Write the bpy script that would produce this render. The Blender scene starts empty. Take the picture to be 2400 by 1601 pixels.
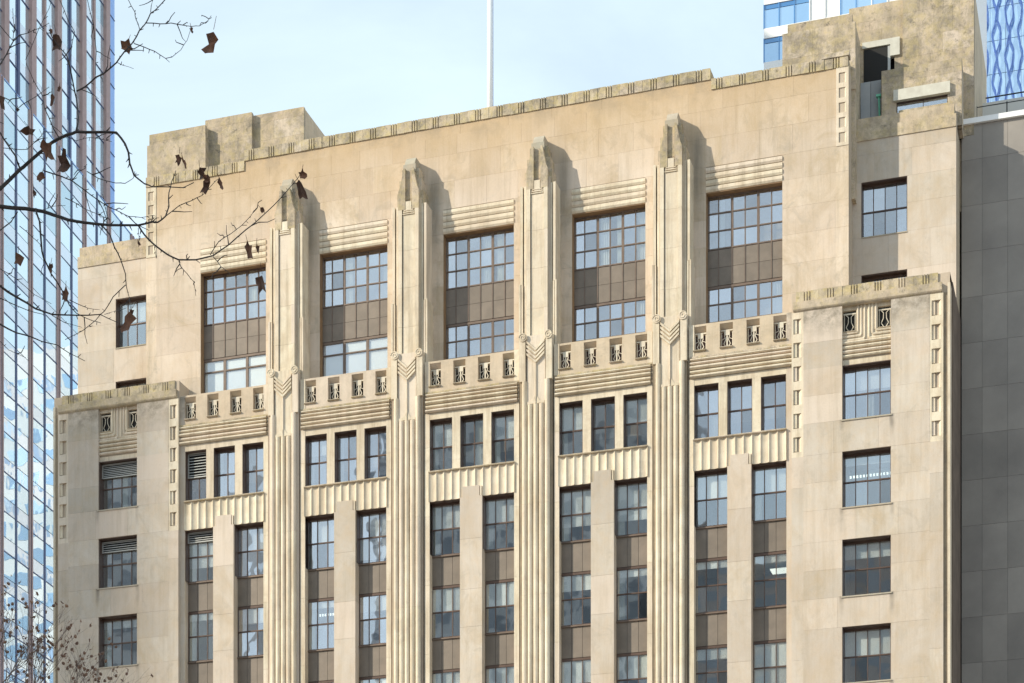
import bpy, math, random
from mathutils import Vector, Matrix
random.seed(7)
S = bpy.context.scene
# ------------------------------------------------------------------ camera, sky, sun, exposure
CAM = Vector((30.95, -92.0, 1.7)); YAW = math.radians(17.44); FPX = 4775.0; HOR = 2930.0
cam = bpy.data.cameras.new('camera'); camo = bpy.data.objects.new('camera', cam); S.collection.objects.link(camo)
camo.location = CAM; camo.rotation_euler = (math.radians(90), 0, YAW)
cam.sensor_width = 36; cam.lens = 36*FPX/2400; cam.shift_y = (HOR-800.5)/2400; cam.clip_start = 0.5; cam.clip_end = 6000
S.camera = camo
SUNV = Vector((-1.5, -1.0, 0.93)).normalized()
w = bpy.data.worlds.new('World'); S.world = w; w.use_nodes = True
nt = w.node_tree; nt.nodes.clear()
out = nt.nodes.new('ShaderNodeOutputWorld'); bg = nt.nodes.new('ShaderNodeBackground')
sky = nt.nodes.new('ShaderNodeTexSky'); sky.sky_type = 'NISHITA'; sky.sun_disc = False
sky.sun_elevation = math.asin(SUNV.z); sky.sun_rotation = math.radians(236.3)
sky.air_density = 1.0; sky.dust_density = 1.2; sky.ozone_density = 1.0
tc = nt.nodes.new('ShaderNodeTexCoord'); mp = nt.nodes.new('ShaderNodeMapping'); mp.inputs['Scale'].default_value = (1.0, 1.0, 2.2)
nz = nt.nodes.new('ShaderNodeTexNoise'); nz.inputs['Scale'].default_value = 2.6; nz.inputs['Detail'].default_value = 7; nz.inputs['Roughness'].default_value = .55; nz.inputs['Distortion'].default_value = .6
rp = nt.nodes.new('ShaderNodeValToRGB'); rp.color_ramp.elements[0].position = .30; rp.color_ramp.elements[0].color = (.66, .66, .66, 1); rp.color_ramp.elements[1].position = .62; rp.color_ramp.elements[1].color = (.97, .97, .97, 1)
mx = nt.nodes.new('ShaderNodeMixRGB'); mx.inputs[2].default_value = (7.75, 9.5, 10.7, 1)
bg.inputs['Strength'].default_value = 0.1
L = nt.links.new
L(tc.outputs['Generated'], mp.inputs[0]); L(mp.outputs[0], nz.inputs['Vector']); L(nz.outputs['Fac'], rp.inputs[0]); L(rp.outputs[0], mx.inputs[0])
L(sky.outputs[0], mx.inputs[1]); L(mx.outputs[0], bg.inputs[0]); L(bg.outputs[0], out.inputs[0])
sl = bpy.data.lights.new('sun', 'SUN'); so = bpy.data.objects.new('sun', sl); S.collection.objects.link(so)
sl.energy = 4.8; sl.angle = math.radians(.5); sl.color = (1, .92, .76)
so.rotation_euler = (-SUNV).to_track_quat('-Z', 'Y').to_euler()
S.view_settings.view_transform = 'Standard'; S.view_settings.look = 'None'; S.view_settings.exposure = 0.15; S.view_settings.gamma = 1
S.view_settings.use_curve_mapping = False

# ------------------------------------------------------------------ measuring helpers
def at(px, py, Y):                       # photograph point on the vertical plane Y -> (x, z)
    t = (px-1200)/FPX; ry = math.cos(YAW)+math.sin(YAW)*t; rx = -math.sin(YAW)+math.cos(YAW)*t
    d = (Y-CAM.y)/ry
    return CAM.x+rx*d, CAM.z+(HOR-py)/FPX*d
def pt(px, py, d):                       # point at distance d in front of the camera
    f = Vector((-math.sin(YAW), math.cos(YAW), 0)); r = Vector((math.cos(YAW), math.sin(YAW), 0))
    return CAM+f*d+r*((px-1200)/FPX*d)+Vector((0, 0, (HOR-py)/FPX*d))

# ------------------------------------------------------------------ mesh helpers
class MB:
    def __init__(s): s.v = []; s.f = []
    def box(s, x0, x1, y0, y1, z0, z1):
        n = len(s.v); s.v += [(x0,y0,z0),(x1,y0,z0),(x1,y1,z0),(x0,y1,z0),(x0,y0,z1),(x1,y0,z1),(x1,y1,z1),(x0,y1,z1)]
        s.f += [(n+3,n+2,n+1,n),(n+4,n+5,n+6,n+7),(n,n+1,n+5,n+4),(n+1,n+2,n+6,n+5),(n+2,n+3,n+7,n+6),(n+3,n,n+4,n+7)]; return s
    def prism(s, poly, fn, a, b):        # poly 2D points, fn(p,t)->3D, from a to b
        n = len(s.v); k = len(poly)
        s.v += [fn(p, a) for p in poly]+[fn(p, b) for p in poly]
        s.f += [tuple(range(n+k-1, n-1, -1)), tuple(range(n+k, n+2*k))]
        for i in range(k):
            j = (i+1) % k; s.f.append((n+i, n+j, n+k+j, n+k+i))
        return s
    def px(s, poly, x0, x1): return s.prism(poly, lambda p, t: (t, p[0], p[1]), x0, x1)      # poly (y,z) along x
    def pz(s, poly, z0, z1): return s.prism(poly, lambda p, t: (p[0], p[1], t), z0, z1)      # poly (x,y) along z
    def py(s, poly, y0, y1): return s.prism(poly, lambda p, t: (p[0], t, p[1]), y0, y1)      # poly (x,z) along y
    def quad(s, *p): n = len(s.v); s.v += list(p); s.f.append(tuple(range(n, n+len(p)))); return s
    def tube(s, pts, radii, k=6):
        n0 = len(s.v); pts = [Vector(p) for p in pts]
        for i, p in enumerate(pts):
            d = (pts[min(i+1, len(pts)-1)]-pts[max(i-1, 0)]).normalized()
            a = d.orthogonal().normalized() if i == 0 else (pa-d*pa.dot(d)).normalized()
            pa = a; b = d.cross(a)
            for j in range(k):
                t = 2*math.pi*j/k; s.v.append(tuple(p+(a*math.cos(t)+b*math.sin(t))*radii[i]))
        for i in range(len(pts)-1):
            for j in range(k):
                q = n0+i*k+j; r = n0+i*k+(j+1) % k; s.f.append((q, r, r+k, q+k))
        s.f.append(tuple(n0+j for j in range(k))[::-1]); e = n0+(len(pts)-1)*k; s.f.append(tuple(e+j for j in range(k)))
        return s
    def mesh(s, name, m, smooth=False):
        me = bpy.data.meshes.new(name); me.from_pydata(s.v, [], s.f)
        me.materials.append(m)
        import bmesh
        b = bmesh.new(); b.from_mesh(me); bmesh.ops.recalc_face_normals(b, faces=b.faces); b.to_mesh(me); b.free()
        if smooth:
            for p in me.polygons: p.use_smooth = True
        return me
    def build(s, name, m, parent=None, smooth=False, loc=None):
        return inst(s.mesh(name, m, smooth), name, parent, loc)
def inst(me, name, parent=None, loc=None, rot=None):
    o = bpy.data.objects.new(name, me); S.collection.objects.link(o); o.parent = parent
    if loc: o.location = loc
    if rot: o.rotation_euler = rot
    return o
def thing(name, label, cat, loc=(0, 0, 0), group=None):
    o = bpy.data.objects.new(name, None); S.collection.objects.link(o); o.location = loc
    o['label'] = label; o['category'] = cat
    if group: o['group'] = group
    o.empty_display_size = .5
    return o
def halfround(y, z0, z1, d, n=4):        # profile (y,z): bulges towards -y
    c = (z0+z1)/2; h = (z1-z0)/2
    return [(y, z0)]+[(y-d*math.sin(math.pi*i/n), c-h*math.cos(math.pi*i/n)) for i in range(1, n)]+[(y, z1)]
def solid(x0, x1, z0, z1, holes, yf, yb, mb=None):   # wall with rectangular holes
    mb = mb or MB()
    xs = sorted({x0, x1, *[min(max(h[0], x0), x1) for h in holes], *[min(max(h[1], x0), x1) for h in holes]})
    zs = sorted({z0, z1, *[min(max(h[2], z0), z1) for h in holes], *[min(max(h[3], z0), z1) for h in holes]})
    def full(i, j):
        if i < 0 or j < 0 or i >= len(xs)-1 or j >= len(zs)-1: return False
        cx = (xs[i]+xs[i+1])/2; cz = (zs[j]+zs[j+1])/2
        return not any(h[0] < cx < h[1] and h[2] < cz < h[3] for h in holes)
    for i in range(len(xs)-1):
        for j in range(len(zs)-1):
            if not full(i, j): continue
            a, b, c, d = xs[i], xs[i+1], zs[j], zs[j+1]
            mb.quad((a,yf,c),(b,yf,c),(b,yf,d),(a,yf,d)); mb.quad((a,yb,c),(a,yb,d),(b,yb,d),(b,yb,c))
            if not full(i-1, j): mb.quad((a,yf,c),(a,yf,d),(a,yb,d),(a,yb,c))
            if not full(i+1, j): mb.quad((b,yf,c),(b,yb,c),(b,yb,d),(b,yf,d))
            if not full(i, j-1): mb.quad((a,yf,c),(a,yb,c),(b,yb,c),(b,yf,c))
            if not full(i, j+1): mb.quad((a,yf,d),(b,yf,d),(b,yb,d),(a,yb,d))
    return mb

# ------------------------------------------------------------------ materials
def newmat(name):
    m = bpy.data.materials.new(name); m.use_nodes = True; n = m.node_tree; n.nodes.clear()
    o = n.nodes.new('ShaderNodeOutputMaterial'); b = n.nodes.new('ShaderNodeBsdfPrincipled'); n.links.new(b.outputs[0], o.inputs[0])
    return m, n, b, o
def noise(n, vec, scale, detail=5, rough=.6, dist=0):
    t = n.nodes.new('ShaderNodeTexNoise'); t.inputs['Scale'].default_value = scale; t.inputs['Detail'].default_value = detail
    t.inputs['Roughness'].default_value = rough; t.inputs['Distortion'].default_value = dist
    n.links.new(vec, t.inputs['Vector']); return t.outputs['Fac']
def ramp(n, fac, p0, p1, c0=(0,0,0,1), c1=(1,1,1,1)):
    r = n.nodes.new('ShaderNodeValToRGB'); e = r.color_ramp.elements; e[0].position = p0; e[1].position = p1; e[0].color = c0; e[1].color = c1
    n.links.new(fac, r.inputs[0]); return r.outputs[0]
def mix(n, fac, a, b, mode='MIX'):
    m = n.nodes.new('ShaderNodeMixRGB'); m.blend_type = mode
    for i, s in enumerate((fac, a, b)):
        if isinstance(s, (int, float)): m.inputs[i].default_value = s
        elif isinstance(s, tuple): m.inputs[i].default_value = s if len(s) == 4 else (*s, 1)
        else: n.links.new(s, m.inputs[i])
    return m.outputs[0]
def mth(n, op, a, b=0.0, clamp=False):
    m = n.nodes.new('ShaderNodeMath'); m.operation = op; m.use_clamp = clamp
    for i, s in enumerate((a, b)):
        if isinstance(s, (int, float)): m.inputs[i].default_value = s
        else: n.links.new(s, m.inputs[i])
    return m.outputs[0]
def mapped(n, vec, sc, loc=(0,0,0)):
    m = n.nodes.new('ShaderNodeMapping'); m.inputs['Scale'].default_value = sc; m.inputs['Location'].default_value = loc; n.links.new(vec, m.inputs[0]); return m.outputs[0]
def stone(name, ca, cb, var=.12, weather=0.0, lichen=0.0, toptint=None, streak=.35, pits=0.0, bump=.25, pierstain=False, sillstain=False, patch=.3, sharp=False):
    m, n, b, o = newmat(name)
    g = n.nodes.new('ShaderNodeNewGeometry').outputs['Position']
    oi = n.nodes.new('ShaderNodeObjectInfo').outputs['Random']
    c = mix(n, ramp(n, noise(n, g, .55, 7, .62, .4), .3, .7), ca, cb)
    c = mix(n, mth(n, 'MULTIPLY', ramp(n, noise(n, mapped(n, g, (1.1, 1.1, .9), (3, 0, 8)), 1.9, 6, .7), .45, .75), .45), c, (.60, .45, .29))
    v = mth(n, 'ADD', mth(n, 'MULTIPLY', oi, var), 1-var*.6)
    c = mix(n, 1.0, c, mix(n, 1, v, (1,1,1), 'MULTIPLY') if False else v, 'MULTIPLY')
    lf = ramp(n, noise(n, mapped(n, g, (1, 1, .6), (2, 0, 5)), .42, 8, .68, 1.2), .48, .66)
    c = mix(n, mth(n, 'MULTIPLY', lf, patch), c, (.47, .37, .25))
    gf = ramp(n, noise(n, mapped(n, g, (1, 1, .8), (12, 0, 1)), 1.2, 9, .72, .8), .53, .63)
    c = mix(n, mth(n, 'MULTIPLY', gf, patch*.55), c, (.36, .32, .26))
    c = mix(n, mth(n, 'MULTIPLY', mth(n, 'GREATER_THAN', mth(n, 'FRACT', mth(n, 'MULTIPLY', oi, 7.7)), .88), .55), c, (.70, .60, .51))
    # alternate blocks lean towards pink or yellow
    c = mix(n, mth(n, 'MULTIPLY', mth(n, 'FRACT', mth(n, 'MULTIPLY', oi, 17.3)), .35), c, (.62, .50, .41))
    st = ramp(n, noise(n, mapped(n, g, (3.2, 3.2, .20)), 1.0, 8, .72), .47, .72)
    c = mix(n, mth(n, 'MULTIPLY', st, streak), c, (.36, .29, .20))
    if toptint:
        sep = n.nodes.new('ShaderNodeSeparateXYZ'); n.links.new(g, sep.inputs[0])
        zz = mth(n, 'ADD', sep.outputs[2], mth(n, 'MULTIPLY', noise(n, mapped(n, g, (1, 1, .4)), .8, 5), 2.4))
        k = n.nodes.new('ShaderNodeMapRange'); k.inputs[1].default_value = toptint[0]; k.inputs[2].default_value = toptint[1]; k.inputs[3].default_value = 0; k.inputs[4].default_value = toptint[2]
        n.links.new(zz, k.inputs[0]); c = mix(n, k.outputs[0], c, (.52, .37, .21))
        k2 = n.nodes.new('ShaderNodeMapRange'); k2.inputs[1].default_value = toptint[1]-1.0; k2.inputs[2].default_value = toptint[1]+.5; k2.inputs[4].default_value = .85
        n.links.new(zz, k2.inputs[0]); c = mix(n, mth(n, 'MULTIPLY', k2.outputs[0], ramp(n, noise(n, g, 1.3, 6), .42, .6)), c, (.33, .27, .20))
    if sillstain:
        sp = n.nodes.new('ShaderNodeSeparateXYZ'); n.links.new(g, sp.inputs[0])
        ax = mth(n, 'ABSOLUTE', sp.outputs[0])
        da = mth(n, 'MINIMUM', mth(n, 'ABSOLUTE', mth(n, 'SUBTRACT', ax, 17.62)), mth(n, 'ABSOLUTE', mth(n, 'SUBTRACT', ax, 19.86)))
        k = n.nodes.new('ShaderNodeMapRange'); k.interpolation_type = 'SMOOTHSTEP'; k.inputs[1].default_value = .16; k.inputs[2].default_value = .02; n.links.new(da, k.inputs[0])
        zz = mth(n, 'FLOORED_MODULO', mth(n, 'SUBTRACT', 39.08, sp.outputs[2]), 3.98)
        k2 = n.nodes.new('ShaderNodeMapRange'); k2.inputs[1].default_value = 1.15; k2.inputs[2].default_value = .05; n.links.new(zz, k2.inputs[0])
        f = mth(n, 'MULTIPLY', mth(n, 'MULTIPLY', k.outputs[0], k2.outputs[0]), mth(n, 'MULTIPLY', mth(n, 'LESS_THAN', sp.outputs[2], 39.07), mth(n, 'ADD', ramp(n, noise(n, g, .9, 2), .35, .65), .1)))
        c = mix(n, mth(n, 'MULTIPLY', f, .8), c, (.16, .14, .12))
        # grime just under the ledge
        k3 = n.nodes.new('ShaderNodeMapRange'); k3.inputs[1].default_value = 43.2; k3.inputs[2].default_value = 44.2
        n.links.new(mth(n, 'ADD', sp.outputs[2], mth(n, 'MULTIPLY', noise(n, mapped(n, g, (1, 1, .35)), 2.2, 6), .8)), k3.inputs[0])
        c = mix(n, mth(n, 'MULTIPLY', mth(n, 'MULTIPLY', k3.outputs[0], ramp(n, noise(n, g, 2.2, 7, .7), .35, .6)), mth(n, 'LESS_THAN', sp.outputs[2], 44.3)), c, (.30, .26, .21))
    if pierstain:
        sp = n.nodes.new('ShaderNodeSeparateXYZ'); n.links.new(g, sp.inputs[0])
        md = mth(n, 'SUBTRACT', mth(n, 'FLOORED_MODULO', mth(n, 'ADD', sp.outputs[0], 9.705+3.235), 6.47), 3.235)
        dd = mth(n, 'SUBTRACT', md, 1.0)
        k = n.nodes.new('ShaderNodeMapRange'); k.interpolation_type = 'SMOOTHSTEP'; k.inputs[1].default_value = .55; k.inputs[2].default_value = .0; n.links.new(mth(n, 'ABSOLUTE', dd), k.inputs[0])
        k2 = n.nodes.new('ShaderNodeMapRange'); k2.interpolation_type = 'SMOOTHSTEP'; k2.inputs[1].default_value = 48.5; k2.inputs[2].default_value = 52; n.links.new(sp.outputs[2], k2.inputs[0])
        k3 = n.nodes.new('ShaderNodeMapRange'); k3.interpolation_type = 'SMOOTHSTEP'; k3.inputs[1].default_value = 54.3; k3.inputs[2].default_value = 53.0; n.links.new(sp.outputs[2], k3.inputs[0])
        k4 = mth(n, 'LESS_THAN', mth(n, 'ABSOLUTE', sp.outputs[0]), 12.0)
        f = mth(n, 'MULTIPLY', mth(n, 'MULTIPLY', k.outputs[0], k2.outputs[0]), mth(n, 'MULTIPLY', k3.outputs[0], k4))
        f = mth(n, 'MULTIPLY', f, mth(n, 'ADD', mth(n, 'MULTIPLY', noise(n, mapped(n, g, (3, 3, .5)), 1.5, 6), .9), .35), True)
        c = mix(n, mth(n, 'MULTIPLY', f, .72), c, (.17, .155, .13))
    if weather:
        wv = ramp(n, noise(n, mapped(n, g, (1.0, 1.0, .8)), .9, 12, .84, .25), .44, .60) if sharp else ramp(n, noise(n, g, 1.1, 8, .7, .5), .42, .62)
        c = mix(n, mth(n, 'MULTIPLY', wv, weather), c, (.25, .215, .165))
        c = mix(n, mth(n, 'MULTIPLY', ramp(n, noise(n, mapped(n, g, (1,1,1), (9,4,2)), 3.2, 8, .75), .56, .66), weather*.8), c, (.13, .12, .10))
    if lichen:
        c = mix(n, mth(n, 'MULTIPLY', ramp(n, noise(n, mapped(n, g, (1,1,1), (5,1,7)), 2.4, 7, .7), .47, .6), lichen), c, (.58, .46, .17))
    if pits:
        c = mix(n, mth(n, 'MULTIPLY', ramp(n, noise(n, g, 14, 3, .8), .64, .72), pits), c, (.28, .20, .13))
    c = mix(n, .35, c, mix(n, 1.0, c, ramp(n, noise(n, g, 22, 5, .8), .2, .8, (.72,.72,.72,1), (1.18,1.18,1.18,1)), 'MULTIPLY'))
    n.links.new(c, b.inputs['Base Color']); b.inputs['Roughness'].default_value = .92
    b.inputs['Specular IOR Level'].default_value = .15
    bp = n.nodes.new('ShaderNodeBump'); bp.inputs['Strength'].default_value = bump; bp.inputs['Distance'].default_value = .03
    n.links.new(noise(n, g, 9, 8, .75), bp.inputs['Height']); n.links.new(bp.outputs[0], b.inputs['Normal'])
    return m
A1, A2 = (.52, .455, .38), (.61, .545, .47)
M_stone = stone('limestone', A1, A2, streak=.36, pits=.25, sillstain=True, patch=.6, var=.20)
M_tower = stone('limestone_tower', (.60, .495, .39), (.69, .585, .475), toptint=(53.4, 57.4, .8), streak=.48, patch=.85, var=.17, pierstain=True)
M_carve = stone('limestone_carved', (.68, .60, .455), (.79, .715, .575), var=.12, streak=.75, pits=.6, patch=.5)
M_cren = stone('limestone_coping', (.55, .45, .32), (.68, .57, .43), weather=.25, streak=.3)
M_weath = stone('weathered_limestone', (.52, .43, .31), (.66, .56, .42), weather=.75, lichen=.2, streak=.6, patch=.6, var=.24, sharp=True)
M_lich = stone('lichened_limestone', (.46, .39, .27), (.62, .53, .38), weather=1.0, lichen=.38, bump=.6, streak=.5, sharp=True)
M_dirty = stone('stained_limestone', (.46, .39, .29), (.62, .52, .39), weather=.95, lichen=.25, streak=.7, patch=.8, var=.34, bump=.5, sharp=True)
M_lead = stone('grey_capstone', (.36, .34, .27), (.44, .41, .33), weather=.3, streak=.1)
M_groove = stone('shaded_groove', (.20, .16, .12), (.30, .25, .18))  # dark backing colour deepens the shade between reeds, flutes and at the corners
M_mort = stone('mortar', (.44, .37, .29), (.50, .43, .34))
def simple(name, col, rough=.5, metal=0, spec=.5, var=0, nscale=0, ncol=None, bump=0):
    m, n, b, o = newmat(name)
    c = (*col, 1)
    if var or ncol:
        g = n.nodes.new('ShaderNodeNewGeometry').outputs['Position']; oi = n.nodes.new('ShaderNodeObjectInfo').outputs['Random']
        cc = mix(n, ramp(n, noise(n, g, nscale or 2, 6), .35, .7), col, ncol or col)
        cc = mix(n, 1.0, cc, mth(n, 'ADD', mth(n, 'MULTIPLY', oi, var), 1-var/2), 'MULTIPLY'); n.links.new(cc, b.inputs['Base Color'])
        if bump:
            bp = n.nodes.new('ShaderNodeBump'); bp.inputs['Strength'].default_value = bump; n.links.new(noise(n, g, 8, 6), bp.inputs['Height']); n.links.new(bp.outputs[0], b.inputs['Normal'])
    else: b.inputs['Base Color'].default_value = c
    b.inputs['Roughness'].default_value = rough; b.inputs['Metallic'].default_value = metal; b.inputs['Specular IOR Level'].default_value = spec
    return m
M_frame = simple('bronze_frame', (.085, .052, .040), .45, .2, var=.2, ncol=(.12, .075, .055))
M_frame2 = simple('sunbleached_frame', (.125, .088, .068), .5, .1, var=.2, ncol=(.19, .135, .10))
M_span = simple('bronze_spandrel', (.165, .135, .108), .55, .15, var=.14, nscale=1.6, ncol=(.215, .175, .14))
M_ochre = simple('dark_ochre', (.30, .19, .10), .8, var=.2, ncol=(.22, .14, .08))  # tower window soffits and left reveals, darker than the stone around
M_blind = simple('blind', (.88, .88, .83), .8, var=.15, ncol=(.92, .92, .86))
M_curtain = simple('curtain', (.75, .75, .68), .9, var=.2, ncol=(.6, .6, .5))
M_inner = simple('interior_paint', (.30, .32, .32), .9, var=.1, nscale=.5, ncol=(.20, .23, .25))
M_ceil = simple('ceiling_paint', (.6, .6, .56), .9)
M_louv = simple('louvre_metal', (.42, .42, .40), .5, .3)
M_dark = simple('dark_void', (.012, .011, .010), .8)
M_grille = simple('grille_metal', (.66, .61, .50), .6, 0, var=.1, ncol=(.55, .48, .38))
M_red = simple('dusky_red_backing', (.16, .09, .085), .8, var=.3, ncol=(.08, .06, .07))
M_lamp, n_, b_, o_ = newmat('ceiling_lamp'); b_.inputs['Emission Color'].default_value = (.95, 1, .85, 1); b_.inputs['Emission Strength'].default_value = 1.6; b_.inputs['Base Color'].default_value = (.8, .8, .8, 1)
def glass(name, refl, tint=(.72,.80,.88), wob=.06, scale=.7, body=None, vary=.10):
    m, n, b, o = newmat(name); n.nodes.remove(b)
    g = n.nodes.new('ShaderNodeNewGeometry').outputs['Position']; oi = n.nodes.new('ShaderNodeObjectInfo').outputs['Random']
    gl = n.nodes.new('ShaderNodeBsdfGlossy'); gl.inputs['Roughness'].default_value = .015; gl.inputs['Color'].default_value = (*tint, 1)
    bp = n.nodes.new('ShaderNodeBump'); bp.inputs['Strength'].default_value = wob; bp.inputs['Distance'].default_value = 1.0
    v = n.nodes.new('ShaderNodeVectorMath'); v.operation = 'ADD'; n.links.new(g, v.inputs[0]); n.links.new(mth(n, 'MULTIPLY', oi, 40), v.inputs[1])
    n.links.new(noise(n, v.outputs[0], scale, 1.5, .5), bp.inputs['Height']); n.links.new(bp.outputs[0], gl.inputs['Normal'])
    if body:
        tr = n.nodes.new('ShaderNodeBsdfDiffuse'); cc = mix(n, oi, body[0], body[1]); n.links.new(cc, tr.inputs['Color'])
    else:
        tr = n.nodes.new('ShaderNodeBsdfTransparent'); tr.inputs['Color'].default_value = (.93, .95, .96, 1)
    mxs = n.nodes.new('ShaderNodeMixShader')
    f = mth(n, 'ADD', mth(n, 'MULTIPLY', oi, vary), refl-vary/2)
    n.links.new(f, mxs.inputs[0]); n.links.new(tr.outputs[0], mxs.inputs[1]); n.links.new(gl.outputs[0], mxs.inputs[2]); n.links.new(mxs.outputs[0], o.inputs[0])
    return m
M_glass = glass('window_glass', .43, tint=(.87, .88, .91), wob=.02, vary=.34)
M_glassl = glass('lower_window_glass', .31, tint=(.88, .91, .92), wob=.005, vary=.22)
M_glassc = glass('clear_window_glass', .16, tint=(.9, .92, 1), wob=.03)

# ------------------------------------------------------------------ ground
def struct(name, mb, m):
    o = mb.build(name, m); o['kind'] = 'structure'; return o
M_asph = simple('asphalt', (.05, .05, .052), .9, var=.01, ncol=(.065, .065, .065), nscale=5, bump=.3)
M_pave = simple('paving', (.30, .28, .25), .9, var=.01, ncol=(.36, .34, .3), nscale=3)
struct('ground', MB().box(-900, 900, -900, 900, -1.2, 0), simple('plaza_paving', (.42, .34, .28), .95, var=.01, ncol=(.48, .40, .33), nscale=.1))
struct('road', MB().box(-300, 300, -22, -6, -.05, .02), M_asph)
struct('pavement', MB().box(-300, 300, -5.9, -.3, 0, .14), M_pave)

# ------------------------------------------------------------------ the stone building
B = thing('stone_office_building', 'pale limestone art deco office block with fluted piers and stepped parapets filling the view', 'building')
BAYS = [-12.94, -6.47, 0, 6.47, 12.94]; PIERS = [-9.705, -3.235, 3.235, 9.705]
nblock = [0]
def ashlar(x0, x1, rows, holes, yf, m, bw=1.35, yth=.12, gap=.005, seed=0, name='stone_block'):
    rnd = random.Random(seed)
    for r in range(len(rows)-1):
        z0, z1 = rows[r], rows[r+1]; cz = (z0+z1)/2
        hs = sorted([(h[0], h[1]) for h in holes if h[2] < cz < h[3]])
        iv = []; cur = x0
        for a, b in hs:
            if a > cur+.02: iv.append((cur, a))
            cur = max(cur, b)
        if cur < x1-.02: iv.append((cur, x1))
        for a, b in iv:
            nblk = max(1, round((b-a)/bw)); cuts = [a+(b-a)*i/nblk for i in range(nblk+1)]
            if nblk > 1:
                off = (b-a)/nblk*(.22 if r % 2 else -.22)
                cuts = [cuts[0]]+[c+off+rnd.uniform(-.12, .12) for c in cuts[1:-1]]+[cuts[-1]]
            for p, q in zip(cuts, cuts[1:]):
                e = rnd.uniform(0, .003); g = gap/2
                pa = p+(g if p > a else 0); qa = q-(g if q < b else 0)
                MB().box(pa, qa, yf+e, yf+yth, z0+(g if r else 0), z1-(g if r < len(rows)-2 else 0)).build(name, m, B); nblock[0] += 1

# --- windows
pane_cache = {}
def pane_mesh(w_, h_, m):
    k = (round(w_, 3), round(h_, 3), m.name)
    if k not in pane_cache: pane_cache[k] = MB().box(-w_/2, w_/2, 0, .012, -h_/2, h_/2).mesh('pane', m)
    return pane_cache[k]
def add_window(x0, z0, xs, zs, y, fm=M_frame, gm=M_glass, bars=None, fw=.05, thick=(), rail=None, depth=.07, blind=0, curtain=(), louvre=None, light=0, skip=(), lining=.0, head=.11, seed=0):
    """xs, zs: bar centre lines relative to x0,z0; window frame mesh + one child per pane"""
    rnd = random.Random(seed*31+5)
    W, H = xs[-1], zs[-1]; mb = MB()
    bw = [fw]*len(xs); 
    for i in thick: bw[i] = fw*2.4
    zw = [fw]*len(zs)
    if rail is not None: zw[rail] = fw*1.5
    mb.box(0, W, 0, depth, -0, fw); mb.box(0, W, 0, depth, H-fw, H)
    mb.box(0, fw, .001, depth-.001, fw, H-fw); mb.box(W-fw, W, .001, depth-.001, fw, H-fw)
    mb.box(fw, W-fw, -.012, depth-.01, H-head, H-.001)
    if lining: mb.box(0, W, -lining, -.0005, H-.035, H+.0005); mb.box(0, .03, -lining, -.0005, .01, H-.036); mb.box(W-.03, W, -lining, -.0005, .01, H-.036)
    for i in range(1, len(xs)-1): mb.box(xs[i]-bw[i]*.4, xs[i]+bw[i]*.4, .004, depth-.004, fw, H-fw)
    for i in range(1, len(zs)-1): mb.box(fw, W-fw, -.004, depth-.006, zs[i]-zw[i]*.45, zs[i]+zw[i]*.45)
    wo = mb.build('window', fm, B, loc=(x0, y, z0))
    for i in range(len(xs)-1):
        for j in range(len(zs)-1):
            if (i, j) in skip: continue
            a = xs[i]+(bw[i]*.4 if i else fw); b = xs[i+1]-(bw[i+1]*.4 if i < len(xs)-2 else fw)
            c = zs[j]+(zw[j]*.45 if j else fw); d = zs[j+1]-(zw[j+1]*.45 if j < len(zs)-2 else fw)
            inst(pane_mesh(b-a, d-c, gm), 'pane', wo, ((a+b)/2, .035, (c+d)/2), (math.radians(rnd.uniform(-.5, .5)), 0, math.radians(rnd.uniform(-.6, .6))))
    if blind: MB().box(.05, W-.05, .075, .085, H*(1-blind), H-.04).build('blind', M_blind, wo)
    for c0, c1 in curtain:
        n = 9; pts = [(c0+(c1-c0)*i/n, .11+.035*(i % 2)) for i in range(n+1)]
        MB().pz(pts+[(p[0], p[1]+.012) for p in reversed(pts)], .04, H-.05).build('curtain', M_curtain, wo)
    if light:
        zt = H-light
        k = max(3, int(W/.16))
        if rnd.random() < .55:
            l = MB()
            for i in range(k): l.box(.1+(W-.2)*i/k, .1+(W-.2)*(i+.55)/k, 1.25, 1.27, zt, zt+.12)
            l.build('ceiling_lamp', M_lamp, wo)
        else: MB().box(.35*W, W-.06, 1.2, 1.9, zt+.06, zt+.1).build('ceiling_lamp', M_lamp, wo)
    if louvre:
        zb, zt, nn = louvre
        sm = MB().px([(-.09, 0), (-.085, .03), (.0, .085), (.005, .055)], .07, W-.07).mesh('louvre_slat', M_louv)
        for i in range(nn): inst(sm, 'louvre_slat', wo, (0, -.01, zb+(zt-zb)*(i+.2)/nn))
        fr = MB().box(.03, .07, -.1, .0, zb-.03, zt); fr.box(W-.07, W-.03, -.1, 0, zb-.03, zt); fr.box(.03, W-.03, -.1, 0, zb-.08, zb-.03); fr.box(.03, W-.03, -.1, 0, zt-.02, zt+.02)
        fr.build('louvre_frame', M_louv, wo)
        MB().box(.05, W-.05, .004, .02, zb-.03, zt).build('louvre_backing', M_dark, wo)
    return wo
def interior(x0, x1, z0, z1, y, lit=False):
    b = MB(); b.box(x0, x1, y+3.5, y+3.6, z0, z1); b.box(x0-.05, x0, y+.12, y+3.6, z0, z1); b.box(x1, x1+.05, y+.12, y+3.6, z0, z1); b.box(x0, x1, y+.12, y+3.5, z0-.1, z0)
    b.build('room_wall', M_inner, B)
    MB().box(x0, x1, y+.12, y+3.5, z1, z1+.1).build('room_ceiling', M_ceil, B)

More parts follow.
